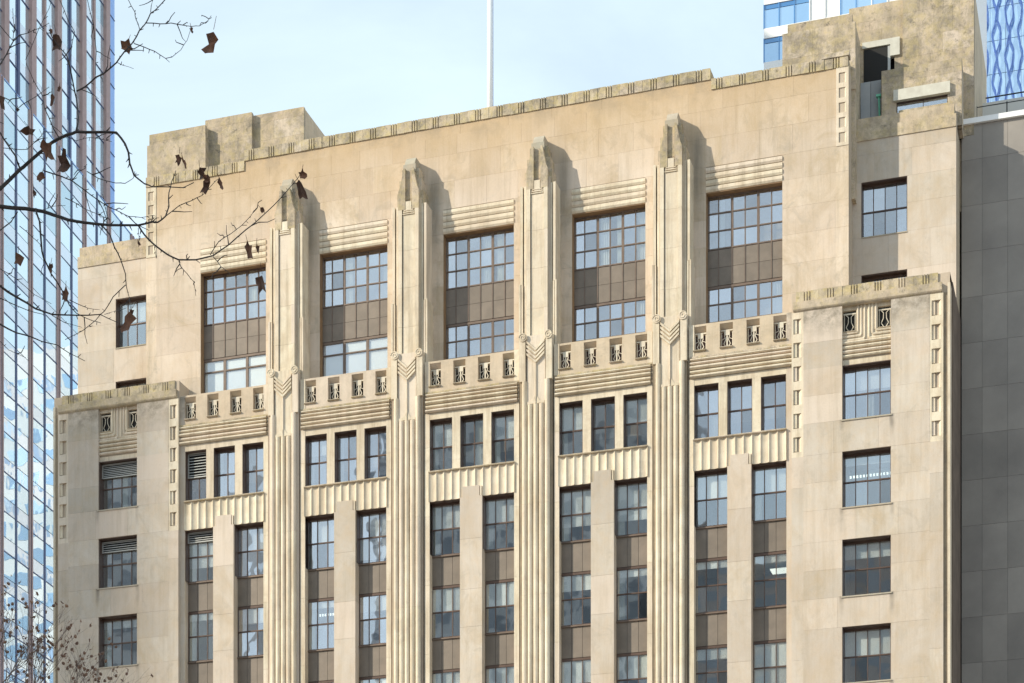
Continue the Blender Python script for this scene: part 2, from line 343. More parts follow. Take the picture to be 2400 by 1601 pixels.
# --- wings
wing_rows = [27.25, 29.73, 31.10, 33.66, 35.10, 37.62, 39.05, 41.52]
WR = [26.0, 27.2, 29.73, 31.10, 32.38, 33.66, 35.10, 36.36, 37.62, 39.05, 40.3, 41.52]
for side in (-1, 1):
    X = lambda a: a  # local x' for the right wing; mirrored below
    def mxr(a, b): return (a, b) if side > 0 else (-b, -a)
    wx = mxr(17.65, 19.82)
    holes = [(wx[0], wx[1], 27.2, 29.73), (wx[0], wx[1], 31.10, 33.66), (wx[0], wx[1], 35.10, 37.62), (wx[0], wx[1], 39.05, 41.52)]
    o0, o1 = mxr(15.36, 22.12)
    solid(*mxr(15.36, 22.40), 24, 45.08, [(wx[0], wx[1], h[2], h[3]) for h in holes]+[(wx[0]+.0, wx[1], 41.52, 45.2)], .02, 2.4).build('wall', M_mort, B)
    # plain side piers of the wing in large blocks
    pa, pb = mxr(15.90, 21.53)
    ashlar(pa, pb, WR, holes, -.10, M_stone, bw=1.75, seed=side+3)
    up = [41.52, 42.7, 44.17]
    for a, b in (mxr(15.90, 17.65), mxr(19.82, 21.53)): ashlar(a, b, up, [], -.10, M_stone, bw=1.8, seed=side+9)
    ex = [(15.36, 15.90, 24, 37.6), (21.53, 22.12, 24, 37.6)]
    for a, b, c, d in ex:
        q = mxr(a, b); ashlar(q[0], q[1], [26, 28.4, 31.1, 33.6, 36.2, 37.6], [], -.10, M_stone, bw=2, seed=int(a)+side)
    # recessed head over the wing windows: lintel, reeds, V mouldings, two grilled openings
    cx = 18.735*side
    hb = MB(); hw = 1.085
    solid(cx-hw, cx+hw, 41.52, 44.62, [(cx-hw, cx-.48, 43.06, 44.02), (cx+.48, cx+hw, 43.06, 44.02)], .1, .45, hb)
    hb.build('wall', M_carve, B)
    MB().box(cx-hw+.01, cx+hw-.01, .09, .3, 41.80, 42.66).build('moulding_back', M_groove, B)
    for z in (41.86, 42.06, 42.26, 42.46):
        MB().px(halfround(.1, z, z+.155, .13), cx-hw, cx+hw).build('moulding', M_carve, B)
    for k, (xo, zo) in enumerate(((.40, 42.98), (.25, 42.82), (.10, 42.66))):
        for s_ in (-1, 1):
            r = .055; pth = [(cx+s_*hw, .085, zo), (cx+s_*(xo+.03), .085, zo), (cx+s_*xo, .085, zo+.05), (cx+s_*xo, .085, 44.60)]
            MB().tube(pth, [r]*4, 6).build('rib', M_carve, B)
    for s_ in (-1, 1):
        a, b = (cx-hw, cx-.48) if s_ < 0 else (cx+.48, cx+hw)
        g = MB().box(a, b, .26, .30, 43.06, 44.02); g.build('opening_back', M_dark, B)
        g = MB(); c = (a+b)/2
        for sx in (-1, 1):
            g.tube([(c+sx*.05, .2, 43.12), (c+sx*.16, .2, 43.3), (c+sx*.07, .2, 43.5), (c+sx*.06, .2, 43.75), (c+sx*.16, .2, 43.85)], [.022]*5, 4)
            g.tube([(c+sx*.24, .2, 43.1), (c+sx*.24, .2, 43.9)], [.018]*2, 4)
        g.box(c-.28, c+.28, .18, .22, 43.86, 43.93)
        g.build('grille', M_grille, B)
        MB().px(halfround(.1, 43.0, 43.08, .09), a+.02, b-.01).build('sill', M_weath, B)
    # ladder pilasters
    for a, b in (mxr(15.36, 15.90), mxr(21.53, 22.12)):
        l0, l1 = (a, b)
        if side > 0 and a < 16: l0 = 15.36
        slots = [(a+.08, b-.09, 43.19-1.07*i, 43.87-1.07*i) for i in range(6)]
        solid(l0, l1, 37.6, 44.17, slots, -.09, .0).build('carved_strip', M_carve, B)
        for s_ in slots:
            sp = MB().quad((s_[1], -.09, s_[2]), (s_[1]-.10, .0, s_[2]), (s_[1]-.10, 0, s_[3]), (s_[1], -.09, s_[3]))
            sp.pz([(s_[1]-.001, -.085), (s_[1]-.001, 0), (s_[1]-.12, 0)], s_[2]+.002, s_[3]-.002)
            sp.v = sp.v[4:]; sp.f = [tuple(i-4 for i in f) for f in sp.f[1:]]
            sp.build('slot_reveal', M_carve, B)
            MB().box(s_[0], s_[0]+.15, -.035, .001, s_[2]+.05, s_[3]-.0).build('slot_rib', M_carve, B)
    # outer corner fin
    a, b = mxr(22.13, 22.29); MB().box(a, b, .0, .05, 24, 44.2).build('corner_groove', M_groove, B)
    a, b = mxr(22.30, 22.42); MB().box(a, b, -.04, .6, 24, 44.6).build('corner_strip', M_carve, B)
    if side > 0: MB().box(22.405, 22.47, .62, 4.49, 0, 44.9).build('wall', simple('dark_brown_side_stone', (.13, .095, .072), .9, var=.01, ncol=(.20, .15, .115), nscale=.8, bump=.3), B)  # right-hand side face in a darker brown than the front stone
    # ledge, parapet
    a, b = mxr(15.45, 22.07); MB().px([(-.16, 44.22), (-.19, 44.27), (-.19, 44.60), (.3, 44.64), (.3, 44.17), (-.10, 44.17)], a, b).build('ledge', M_weath, B)
    a, b = mxr(21.93, 22.40); MB().box(a, b, .06, 1.3, 44.62, 45.10).build('parapet_stone', M_weath, B)
    a, b = mxr(15.55, 21.93); MB().box(a, b, .1, .6, 44.60, 45.05).build('wall', M_mort, B)
    # roof deck behind the parapet
    MB().box(*mxr(15.4, 22.38), .6, 2.4, 44.5, 44.66).build('roof', M_weath, B)
    # window units
    for r, (z0, z1) in enumerate(((27.2, 29.73), (31.10, 33.66), (35.10, 37.62), (39.05, 41.52))):
        W = 2.17; H = z1-z0
        lv = None; zs = [0, H*.5, H]; sk = ()
        if side < 0 and r == 3: lv = (H-.68, H-.08, 7); zs = [0, H*.48, H]; 
        if side < 0 and r == 2: lv = (H-.55, H-.1, 4)
        add_window(wx[0], z0, [0, .54, 1.08, 1.63, W], zs, .34, rail=1, lining=.36, seed=r*5+side, gm=M_glass if (side > 0 and r == 3) else M_glassl, fw=.045,
                   louvre=lv, light=0 if lv else (.62 if r == 2 and side > 0 else 0), curtain=([(.06, .45)] if side < 0 and r < 2 else [(1.0, 1.35)] if r == 3 else []), blind=.42 if (side > 0 and r == 3) else (.5 if (side < 0 and r == 0) else (.3 if side > 0 and r == 1 else (.5 if r == 0 else .2))))
        interior(wx[0]-.3, wx[1]+.3, z0-.4, z1+.35, .42)
        MB().box(wx[0]-.04, wx[1]+.04, -.14, .34, z0-.06, z0).build('sill', M_lead, B)

# parapet stones with three grooves each: shared mesh
def tri_mesh(w_, h_, d_, gx, m):
    pts = [(0, d_), (0, 0)]
    for k in range(3):
        g = gx+k*.125; pts += [(g-.028, 0), (g-.02, .07), (g+.02, .07), (g+.028, 0)]
    pts += [(w_, 0), (w_, d_)]
    return MB().pz(pts, 0, h_).mesh('parapet_stone', m)
def parapet(x0, x1, pitch, first, z0, h_, y, m, d_=.35, seed=0):
    rnd = random.Random(seed); me = tri_mesh(pitch-.008, h_, d_, pitch/2-.125, m)
    n0 = math.floor((x0-first)/pitch+.5)
    x = x0; i = 0
    c = first+math.ceil((x0-first+.15)/pitch)*pitch if first < x0 else first
    edges = []
    while c < x1-.1:
        a = c-pitch/2; b = c+pitch/2
        if a >= x0-.001 and b <= x1+.001: inst(me, 'parapet_stone', B, (a, y+rnd.uniform(-.012, .012), z0+rnd.uniform(-.012, .004)))
        else:
            a2 = max(a, x0); b2 = min(b, x1)
            inst(tri_mesh(b2-a2-.008, h_, d_, min(max(c-a2-.125, .05), b2-a2-.3), m), 'parapet_stone', B, (a2, y, z0))
        edges += [max(a, x0), min(b, x1)]
        c += pitch
    if edges:
        if edges[0] > x0+.05: MB().box(x0, edges[0]-.008, y, y+d_, z0, z0+h_).build('parapet_stone', m, B)
        if edges[-1] < x1-.05: MB().box(edges[-1], x1, y, y+d_, z0, z0+h_).build('parapet_stone', m, B)
parapet(15.55, 21.93, 1.06, 16.06, 44.64, .47, -.04, M_lich, seed=1)
parapet(-21.93, -15.55, 1.06, -21.41, 44.64, .47, -.04, M_lich, seed=2)

# --- bays between the piers (plane Y = 0.1)
ZC = 44.33
bay_edges = [(-15.36, -10.815), (-8.595, -4.345), (-2.125, 2.125), (4.345, 8.595), (10.815, 15.36)]
bh = []
for bi, c in enumerate(BAYS):
    x0, x1 = c-2.155, c+2.155
    for s_ in (-1, 1):
        a, b = (c-2.155, c-.555) if s_ < 0 else (c+.555, c+2.155)
        bh.append((a, b, 24, 37.60))
    for u in (-1.56, 0, 1.56): bh.append((c+u-.58, c+u+.58, 39.02, 41.54))
    # back wall strips
    e0, e1 = c-2.36, c+2.36
    if bi == 0: e0 = -15.37
    if bi == 4: e1 = 15.37
    tall = [(c-2.155, c-.555, 20, 37.60), (c+.555, c+2.155, 20, 37.60)]
    three = [(c+u-.58, c+u+.58, 39.02, 41.54) for u in (-1.56, 0, 1.56)]
    ext = [(h[0]-.012, h[1]+.012, h[2]-.012 if h[2] > 30 else h[2], h[3]+.012) for h in tall+three]
    solid(e0, e1, 24, 42.80, ext, .12, .62).build('wall', M_mort, B)
    # edge strips and lintel in worked stone
    solid(e0, e1, 38.98, 41.83, three, .10, .2).build('window_surround', M_carve, B)
    for a, b in ((e0, c-2.155), (c+2.155, e1)):
        zz = [26, 28.9, 32.4, 35.3, 37.6]
        for z0, z1 in zip(zz, zz[1:]): MB().box(a, b, .10, .2, z0+.006, z1-.006).build('edge_stone', M_carve, B)
    # centre pilaster with stepped top
    zz = [26, 28.6, 31.4, 33.2, 35.6]
    MB().py([(c-.555, 35.604), (c+.555, 35.604), (c+.555, 37.6), (c+.42, 37.6), (c+.42, 38.1), (c-.43, 38.1), (c-.43, 37.6), (c-.555, 37.6)], -.01, .5).build('pilaster_stone', M_stone, B)
    for z0, z1 in zip(zz, zz[1:]): MB().box(c-.555, c+.555, -.01, .5, z0+.004, z1-.004).build('pilaster_stone', M_stone, B)
    MB().box(c+.46, c+.53, -.01, .3, 37.61, 38.06).build('pilaster_edge', M_carve, B)
    # scalloped band
    nf = 11; pts = [(c-2.155, .3)]; wf = 4.31/nf
    for k in range(nf):
        for j in range(6):
            t = j/6; xx = c-2.155+(k+t)*wf
            pts.append((xx, .025+.075*math.sin(math.pi*t)**.8 if t else .02))
    pts += [(c+2.155, .02), (c+2.155, .3)]
    MB().pz(pts, 37.60, 38.98).build('fluted_band', M_carve, B)
    MB().px([(.3, 38.97), (-.02, 38.97), (-.04, 39.01), (-.01, 39.04), (.3, 39.05)], c-2.155, c+2.155).build('sill', M_weath, B)
    # reeded string course
    MB().box(e0+.01, e1-.01, .085, .3, 41.835, 42.785).build('moulding_back', M_groove, B)
    zz = [(41.85, .17), (42.065, .15), (42.26, .17), (42.475, .13), (42.65, .12)]
    for z, h_ in zz: MB().px(halfround(.10, z, z+h_, .17 if h_ > .16 else .12, 5), c-2.30 if bi else e0, c+2.30 if bi < 4 else e1).build('moulding', M_carve, B)
    MB().box(e0, e1, .055, .3, 42.785, 42.86).build('moulding', M_lich, B)
    # crenellated parapet with grilled openings
    ops = [(c+u-.305, c+u+.305, 43.14, 44.235) for u in (-1.86, -.62, .62, 1.86)]
    solid(e0, e1, 42.86, ZC, ops, .10, .75).build('crenellated_parapet', M_cren, B)
    for a, b, z0, z1 in ops:
        MB().px([(.125, 44.234), (.50, 44.234), (.50, 43.95), (.45, 43.95)], a+.001, b-.001).build('splayed_head', M_cren, B)
        MB().box(a, b, .50, .54, z0, 43.96).build('opening_back', M_dark if bi < 3 else M_red, B)
        cc = (a+b)/2; g = MB()
        for sx in (-1, 1):
            g.tube([(cc+sx*.04, .30, 43.2), (cc+sx*.15, .30, 43.36), (cc+sx*.06, .30, 43.56), (cc+sx*.12, .30, 43.72), (cc+sx*.06, .30, 43.92)], [.027]*5, 4)
            g.tube([(cc+sx*.25, .30, 43.15), (cc+sx*.25, .30, 43.9)], [.02]*2, 4)
            g.tube([(cc+sx*.25, .30, 43.55), (cc+sx*.10, .30, 43.62)], [.018]*2, 4)
        g.box(cc-.13, cc+.13, .27, .31, 43.74, 43.99); g.box(cc-.03, cc+.03, .28, .31, 43.2, 43.8)
        g.box(cc-.30, cc+.30, .275, .315, 43.94, 44.0)
        g.build('grille', M_grille, B)
        MB().px(halfround(.10, z0-.07, z0+.02, .10), a+.01, b-.005).build('sill', M_dirty, B)
    # three small windows
    for k, u in enumerate((-1.56, 0, 1.56)):
        H = 2.52; W = 1.16; lv = (H-1.18, H-.05, 8) if (bi == 0 and k == 0) else None
        rr = random.Random(bi*7+k)
        add_window(c+u-.58, 39.02, [0, .60, W], [0, 1.27, H], .45, rail=1, lining=.31, seed=bi*3+k, fw=.05, gm=M_glass if bi in (1, 4, 0) else M_glassl,
                   curtain=[(.62, 1.05)] if (bi, k) in ((2, 1), (4, 0)) else ([(.06, .3)] if rr.random() < .4 else []), blind=.5 if bi in (2, 3) and k != 1 else (.35 if bi == 1 and k == 0 else 0), louvre=lv)
    interior(c-2.3, c+2.3, 38.9, 41.9, .53)
    # tall window strips: glass and bronze spandrels
    for s_ in (-1, 1):
        a = c-2.155 if s_ < 0 else c+.555; W = 1.6
        for r, (z0, z1) in enumerate(((27.15, 29.58), (31.13, 33.62), (35.1, 37.60))):
            H = z1-z0; lv = (H-.48, H-.06, 4) if (bi == 0 and s_ < 0 and r == 2) else None
            rr = random.Random(bi*17+r*3+s_)
            bright = (bi == 1 and r >= 1) or (bi == 0 and s_ > 0)
            add_window(a, z0, [0, .52, 1.06, W], [0, H*.5, H], .47, rail=1, lining=.33 if r == 2 else 0, seed=bi*9+r*2+s_, fw=.045, gm=M_glass if bright else M_glassl,
                       blind=rr.choice([.25, .5, .5, .5, .72, .92]) if r != 1 else rr.choice([.18, .34, .5, .5]), light=0 if lv else rr.choice([0, 0, 0, 0, .45, .6]), curtain=[(.05, .38)] if rr.random() < .5 else [], louvre=lv)
        for z0, z1 in ((25.2, 27.15), (29.58, 31.13), (33.62, 35.1)):
            for k, (p, q) in enumerate(((0, .52), (.52, 1.06), (1.06, W))):
                MB().box(a+p+.008, a+q-.008, .47, .53, z0+.03, z1-.07).build('spandrel_panel', M_span, B)
            MB().box(a, a+W, .50, .56, z0, z1).build('spandrel_backing', M_frame, B)
            MB().box(a, a+W, .40, .505, z1-.07, z1-.01).build('sill', M_frame2, B)
    for z0, z1 in ((26.8, 29.9), (30.9, 33.9), (34.9, 37.58)): interior(c-2.3, c+2.3, z0, z1, .60)
# side strips next to the wings
for s_ in (-1, 1): MB().box(min(s_*15.1, s_*15.37), max(s_*15.1, s_*15.37), .095, .6, 26, 44.3).build('edge_stone', M_stone, B)

# --- the four piers
def rot_arc(cx, cz, r, a0, a1, n): return [(cx+r*math.cos(a0+(a1-a0)*i/n), cz+r*math.sin(a0+(a1-a0)*i/n)) for i in range(n+1)]
def make_pier(c, first):
    P = bpy.data.objects.new('pier', None); S.collection.objects.link(P); P.parent = B; P.location = (c, 0, 0); P.empty_display_size = .5
    if first is not None:
        for ch in first.children:
            o = ch.copy(); S.collection.objects.link(o); o.parent = P
        return P
    # lower body and side strips
    zz = [24, 27.3, 30.3, 33.6, 36.9, 40.2, 42.69]
    MB().box(-.80, .80, .02, .6, 24, 42.7).build('pier_core', M_groove, P)
    for s_ in (-1, 1):
        for z0, z1 in zip(zz, zz[1:]):
            MB().box(min(s_*.86, s_*1.11), max(s_*.86, s_*1.11), .085, .6, z0+.004, z1-.004).build('side_strip', M_carve, P)
        MB().box(min(s_*.86, s_*1.11), max(s_*.86, s_*1.11), .085, .6, 42.69, 44.33).build('side_strip', M_carve, P)
    # bullnose flutes
    for k in range(5):
        x = (k-2)*.28; top = 42.70 if k in (0, 4) else 41.58
        for z0, z1 in zip([24, 28.2, 32.6, 36.9], [28.2, 32.6, 36.9, top]):
            pts = [(x-.124, .03)]+[(x-.124*math.cos(math.pi*i/7), -.0-.12*math.sin(math.pi*i/7)) for i in range(8)]+[(x+.124, .03)]
            MB().pz(pts, z0+.003, z1-.003).build('flute', M_carve, P, smooth=False)
    # capital field
    MB().box(-.45, .45, -.015, .5, 41.58, 44.85).build('capital_panel', M_carve, P)
    for s_ in (-1, 1):
        MB().box(min(s_*.50, s_*.80), max(s_*.50, s_*.80), -.09, .5, 42.70, 44.74).build('capital_bar', M_carve, P)
        # scroll: spiral ridge on a round boss
        cx = s_*.62; boss = [(cx+.20*math.cos(t*math.pi/8), 44.77+.20*math.sin(t*math.pi/8)) for t in range(16)]
        MB().py(boss, -.13, .4).build('scroll', M_carve, P)
        sp = [];  n = 22
        for i in range(n+1):
            t = i/n; a = (math.pi if s_ < 0 else 0)-s_*(-1)*0+(-s_)*(-1)*0; ang = (math.pi-2*math.pi*1.5*t) if s_ < 0 else (2*math.pi*1.5*t)
            r = .185*(1-t*.78); sp.append((cx+r*math.cos(ang), -.13, 44.77+r*math.sin(ang)))
        MB().tube(sp, [.028]*(n+1), 5).build('scroll_ridge', M_carve, P)
    # nested chevrons and stem
    for k in range(4):
        zb = 44.08-.19*k
        for s_ in (-1, 1):
            MB().py([(0, zb), (s_*.44, zb+.40), (s_*.44, zb+.51), (0, zb+.11)], -.115+.002*s_, .0).build('chevron', M_carve, P)
    MB().pz([(-.055, 0), (0, -.09), (.055, 0)], 41.62, 43.52).build('stem', M_carve, P)
    for s_ in (-1, 1):
        MB().py([(s_*.02, 41.60), (s_*.17, 41.62), (s_*.42, 41.60), (s_*.42, 41.72), (s_*.2, 41.75), (s_*.06, 41.95)], -.05, .0).build('leaf_carving', M_carve, P)
    # upper shaft
    zz = [44.33, 46.2, 48.1, 49.9, 51.86]
    for z0, z1 in zip(zz, zz[1:]):
        MB().box(-.30, .33, .20, .6, z0+.004, z1-.004).build('shaft_stone', M_carve, P)
        for s_ in (-1, 1): MB().box(*sorted((s_*.335, s_*.52)), .145, .6, z0+.004, z1-.004).build('shaft_band', M_carve, P)
    MB().box(-.60, .60, .3, 1.2, 43.5, 52.4).build('pier_core', M_cren, P)
    for s_ in (-1, 1):
        MB().box(*sorted((s_*.56, s_*.70)), .34, 1.2, 43.9, 52.12).build('side_strip', M_carve, P)
        MB().box(*sorted((s_*.75, s_*.87)), .30, 1.2, 47.46, 52.12).build('side_strip', M_carve, P)
        MB().box(*sorted((s_*.74, s_*.81)), .28, 1.2, 43.9, 47.44).build('side_strip', M_carve, P)
        MB().box(*sorted((s_*.84, s_*.93)), .26, 1.2, 43.9, 47.47).build('side_strip', M_carve, P)
    MB().box(-.74, .74, .5, 1.2, 43.9, 52.1).build('pier_core', M_dirty, P)
    # stepped, tapering head
    for hw_, y0, z0, z1, m_ in ((.67, .40, 52.13, 52.80, M_weath), (.57, .44, 52.80, 53.42, M_weath), (.44, .46, 53.42, 53.95, M_dirty)):
        MB().box(-hw_, hw_, y0, 1.2, z0, z1).build('head_stone', m_, P)
    MB().px([(.34, 53.75), (.34, 54.12), (.60, 54.16), (1.2, 54.16), (1.2, 53.75)], -.33, .30).build('head_stone', M_lead, P)
    MB().px([(.36, 54.13), (.46, 54.35), (.58, 54.52), (1.15, 54.52), (1.2, 54.13)], -.26, .25).build('cap_stone', M_lead, P)
    for s_ in (-1, 1):
        ol = [(s_*.17, 51.86), (s_*.52, 51.86), (s_*.52, 52.75)]+[(s_*(.52-.26*(i/6)**.7), 52.75+1.1*(i/6)) for i in range(1, 7)]+[(s_*.17, 53.85)]
        MB().py(ol, .16, .5).build('shoulder_stone', M_dirty, P)
    MB().box(-.17, .17, .30, .5, 51.86, 53.80).build('shaft_panel', M_dirty, P)
    MB().box(-.15, .14, .17, .32, 51.70, 52.25).build('key_stone', M_carve, P)
    for k in range(3):
        MB().box(-.30+.03*k, .30-.03*k, .155-.004*k, .2, 51.62+.09*k, 51.66+.09*k).build('key_band', M_carve, P)
    return P
p0 = None
for c in PIERS:
    p = make_pier(c, p0); p0 = p0 or p

# --- tower: set back wall with five great windows
YT = 1.12; TX = 17.77
gw = [(c-1.79, c+1.79, 43.4, 50.88) for c in BAYS]
solid(-TX, TX, 40, 55.6, [(h[0]-.012, h[1]+.012, h[2], h[3]+.012) for h in gw], YT+.02, YT+1.3).build('wall', M_mort, B)
MB().box(-TX+.01, TX-.01, YT+1.2, 16, 40, 55.5).build('wall', M_cren, B)
rows = [44.3, 45.65, 47.0, 48.35, 49.6, 50.88, 52.07, 53.4, 54.7, 55.62]
reed_holes = [(c-1.79, c+1.79, 50.88, 52.07) for c in BAYS]
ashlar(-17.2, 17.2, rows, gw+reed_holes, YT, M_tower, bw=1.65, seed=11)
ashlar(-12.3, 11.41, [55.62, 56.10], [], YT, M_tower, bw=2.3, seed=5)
MB().box(-12.3, 11.41, YT+.02, YT+.6, 55.6, 56.1).build('wall', M_mort, B)
for a, b in ((-TX, -17.2), (17.2, TX)):
    slots = [(a+.12, b-.13, 54.92-.68*i, 55.38-.68*i) for i in range(5)]
    solid(a, b, 52.05, 55.62, slots, YT-.02, YT+.08).build('carved_strip', M_carve, B)
    for s_ in slots:
        MB().pz([(s_[1]-.001, YT-.015), (s_[1]-.001, YT+.07), (s_[1]-.12, YT+.07)], s_[2]+.002, s_[3]-.002).build('slot_reveal', M_carve, B)
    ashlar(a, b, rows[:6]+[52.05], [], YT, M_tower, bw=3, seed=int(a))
parapet(-17.77, -12.3, 1.083, -16.08-1.083, 55.62, .50, YT-.05, M_lich, seed=3)
parapet(-12.3, 11.41, 1.083, -10.83-1.083, 56.10, .53, YT-.05, M_lich, seed=4)
parapet(11.41, 17.77, 1.083, 11.79, 55.62, .50, YT-.05, M_lich, seed=5)
MB().box(-17.74, 17.74, YT+.3, YT+.9, 55.5, 56.08).build('wall', M_weath, B)
MB().box(-12.27, 11.38, YT+.3, YT+.9, 55.6, 56.6).build('wall', M_weath, B)
MB().box(16.55, 17.80, YT-.08, YT+.4, 56.10, 56.30).build('parapet_stone', M_lich, B)
for bi, c in enumerate(BAYS):
    MB().box(c-1.785, c+1.785, YT+.012, YT+.2, 50.885, 52.06).build('lintel_back', M_groove, B)
    for z, h_ in ((50.88, .26), (51.18, .26), (51.48, .26), (51.78, .25)):
        MB().px([(YT+.2, z), (YT-.01, z), (YT-.055, z+h_*.35), (YT-.045, z+h_*.85), (YT, z+h_), (YT+.2, z+h_)], c-1.79, c+1.79).build('lintel_reed', M_carve, B)
    y = YT+.33
    ln = MB().box(c-1.78, c+1.78, YT+.01, y-.01, 50.83, 50.875); ln.box(c-1.786, c-1.765, YT+.02, y-.01, 44.4, 50.83); ln.build('reveal_lining', M_ochre, B)
    xs = [0, .53, 1.17, 1.78, 2.40, 3.02, 3.58]
    add_window(c-1.79, 48.33, xs, [0, .86, 1.69, 2.55], y, fm=M_frame2 if bi != 0 else M_frame, thick=(2, 4), seed=bi+40, fw=.06, gm=M_glass, blind=0, curtain={0: [(2.5, 2.9)], 1: [(1.25, 1.6), (3.2, 3.5)], 2: [(.06, .5), (1.9, 2.3), (2.6, 2.95)], 3: [(1.3, 1.75), (2.1, 2.35), (3.1, 3.5)], 4: [(.6, .8)]}[bi])
    if bi < 2: add_window(c-1.79, 43.9, [0, 1.17, 2.40, 3.58], [0, 2.05, 2.7], y, fm=M_frame2, thick=(1, 2), seed=bi+50, fw=.07, gm=M_glassc, blind=.97)
    else: add_window(c-1.79, 43.2, xs, [0, .9, 1.75, 2.57, 3.40], y, fm=M_frame2, thick=(2, 4), seed=bi+50, fw=.06, gm=M_glass, curtain=[(3.0, 3.45)] if bi != 2 else [(.1, .4)])
    for k in range(6):
        for z0, z1 in ((46.64, 47.47), (47.485, 48.30)):
            MB().box(c-1.79+xs[k]+.012, c-1.79+xs[k+1]-.012, y+.01, y+.06, z0, z1).build('spandrel_panel', M_span, B)
        if k: MB().box(c-1.79+xs[k]-.02, c-1.79+xs[k]+.02, y-.015, y+.02, 46.64, 48.33).build('spandrel_bar', M_frame2, B)
    MB().box(c-1.79, c+1.79, y+.03, y+.1, 46.6, 48.34).build('spandrel_backing', M_frame, B)
    interior(c-2.0, c+2.0, 48.1, 51.2, y+.1); interior(c-2.0, c+2.0, 43.3, 46.9, y+.1)

# --- shoulders behind the tower ends
YS = 2.50
for side in (-1, 1):
    def mxr(a, b): return (a, b) if side > 0 else (-b, -a)
    a, b = mxr(17.5, 22.45); wx = mxr(18.15, 20.25)
    hs = [(wx[0], wx[1], 44.2, 46.66), (wx[0], wx[1], 48.40, 50.94)]
    solid(a, b, 30, 53.4, [(h[0]-.012, h[1]+.012, h[2]-.012, h[3]+.012) for h in hs], YS+.02, YS+.5).build('wall', M_mort, B)
    MB().box(*mxr(17.5, 22.40), YS+.45, 15, 20, 46.0) if False else None
    MB().box(*mxr(20.6, 22.42), YS+.4, 15, 20, 53.3).build('wall', M_cren, B)
    MB().box(*mxr(17.5, 20.6), YS+4.3, 15, 20, 53.3).build('wall', M_cren, B)
    MB().box(*mxr(17.5, 22.42), YS+.4, 15, 53.2, 53.35).build('roof', M_weath, B)
    ashlar(a, b, [44.6, 46.66, 48.40, 49.7, 50.94, 52.2, 52.84], hs, YS, M_stone, bw=1.6, seed=side+21)
    ashlar(a, b, [52.84, 53.42], [], YS-.04, M_weath, bw=2.0, seed=side+25)
    c0, c1 = mxr(17.77, 22.36); MB().box(c0, c1, YS+.02, YS+.6, 53.42, 53.90).build('coping', M_weath, B)
    for r, (z0, z1) in enumerate(((44.2, 46.66), (48.40, 50.94))):
        H = z1-z0
        add_window(wx[0], z0, [0, .52, 1.05, 1.58, 2.10], [0, H*.5, H], YS+.33, rail=1, lining=.3, seed=60+r+side, fw=.045, gm=M_glass if side > 0 else M_glassl, blind=.45 if side < 0 else 0)
        interior(wx[0]-.2, wx[1]+.2, z0-.3, z1+.3, YS+.42)
        MB().box(wx[0], wx[1], YS-.03, YS+.3, z0-.05, z0).build('sill', M_lead, B)
a = 19.85; MB().box(a, 22.26, YS+.12, YS+1.0, 53.42, 54.05).build('coping', M_dirty, B)

# --- rooftop blocks
def roofblock(px0, px1, pyt, Yf, Yb, m=M_dirty, z0=53, courses=(.0, .42, 1.35, 2.3, 3.2), seed=0, proud=.0, xend=None):
    x0, zt = at(px0, pyt, Yf); x1 = at(px1, pyt, Yf)[0]
    MB().box(x0+.02, x1-.02, Yf+.05, Yb, z0, zt-.02).build('wall', M_cren, B)
    rws = [zt-c for c in reversed(courses)]
    ashlar(x0, x1, rws, [], Yf, m, bw=1.5, yth=.2, seed=seed)
    return x0, x1, zt
x0, x1, zt = roofblock(350, 481, 316.5, 2.0, 7, seed=31)
MB().box(at(346, 0, 2.0)[0], x1+.04, 1.94, 2.4, 53, at(347, 341, 2.0)[1]-.05).build('wall', M_weath, B)
roofblock(481, 590, 282.5, 2.35, 7.2, M_dirty, seed=32)
x0, x1, zt = roofblock(590, 712, 272, 2.6, 8.5, M_weath, seed=33)
# right side: inner block, tall block with doorway, penthouse
x0, zt = at(1846, 58.7, 2.0); x1 = at(1997, 32, 2.0)[0]
MB().box(x0+.02, x1-.02, 2.05, 6, 53, zt).build('wall', M_cren, B)
ashlar(x0, x1, [zt-.42, zt], [], 2.0, M_dirty, bw=1.4, yth=.2, seed=41)
xa, xb = at(1834, 0, 1.97)[0], at(2005, 0, 1.97)[0]
ashlar(xa, xb, [55.0, 55.9, 56.9, zt-.42], [], 1.94, M_dirty, bw=1.5, yth=.3, seed=42)
MB().box(xa+.02, xb-.02, 2.0, 3.6, 50, zt-.44).build('wall', M_weath, B)
Y2 = 4.6
x0 = at(1990, 0, Y2)[0]; xm = at(2116, 0, Y2)[0]; x2 = at(2283, 0, Y2)[0]; zt = at(1995, 20, Y2)[1]
dl, dt = at(2024, 117, Y2); dr, db = at(2081, 171, Y2); lr = at(2104, 0, Y2)[0]
dh = (dl, lr-.25, db-.2, dt)
solid(x0, xm, 50, zt-.05, [(dl, lr-.15, 52.5, dt)], Y2+.05, Y2+.5).build('wall', M_mort, B)
MB().box(x0, xm, Y2+1.6, 12, 50, zt-.1).build('wall', M_cren, B)
MB().box(xm-.02, x2, Y2+.05, 12, 50, zt-.04).build('wall', M_cren, B)
ashlar(x0, xm, [53.4, 55.0, db, dt, dt+.85, zt-.75, zt], [(dl, lr-.15, 52.5, dt)], Y2, M_weath, bw=1.3, yth=.2, seed=43)
ashlar(xm, x2, [53.4, 54.6, 55.7, 56.6, 57.5, 58.4, zt-.75, zt], [], Y2-.12, M_dirty, bw=1.3, yth=.3, seed=44)
MB().box(dl-.05, lr+.1, Y2-.10, Y2+.2, dt, dt+.28).build('lintel', simple('white_paint', (.60, .58, .50), .7, var=.01, nscale=3, ncol=(.50, .47, .40)), B)
MB().box(dr+.12, lr+.1, Y2-.10, Y2+.2, dt-.55, dt-.002).build('lintel', bpy.data.materials['white_paint'], B)
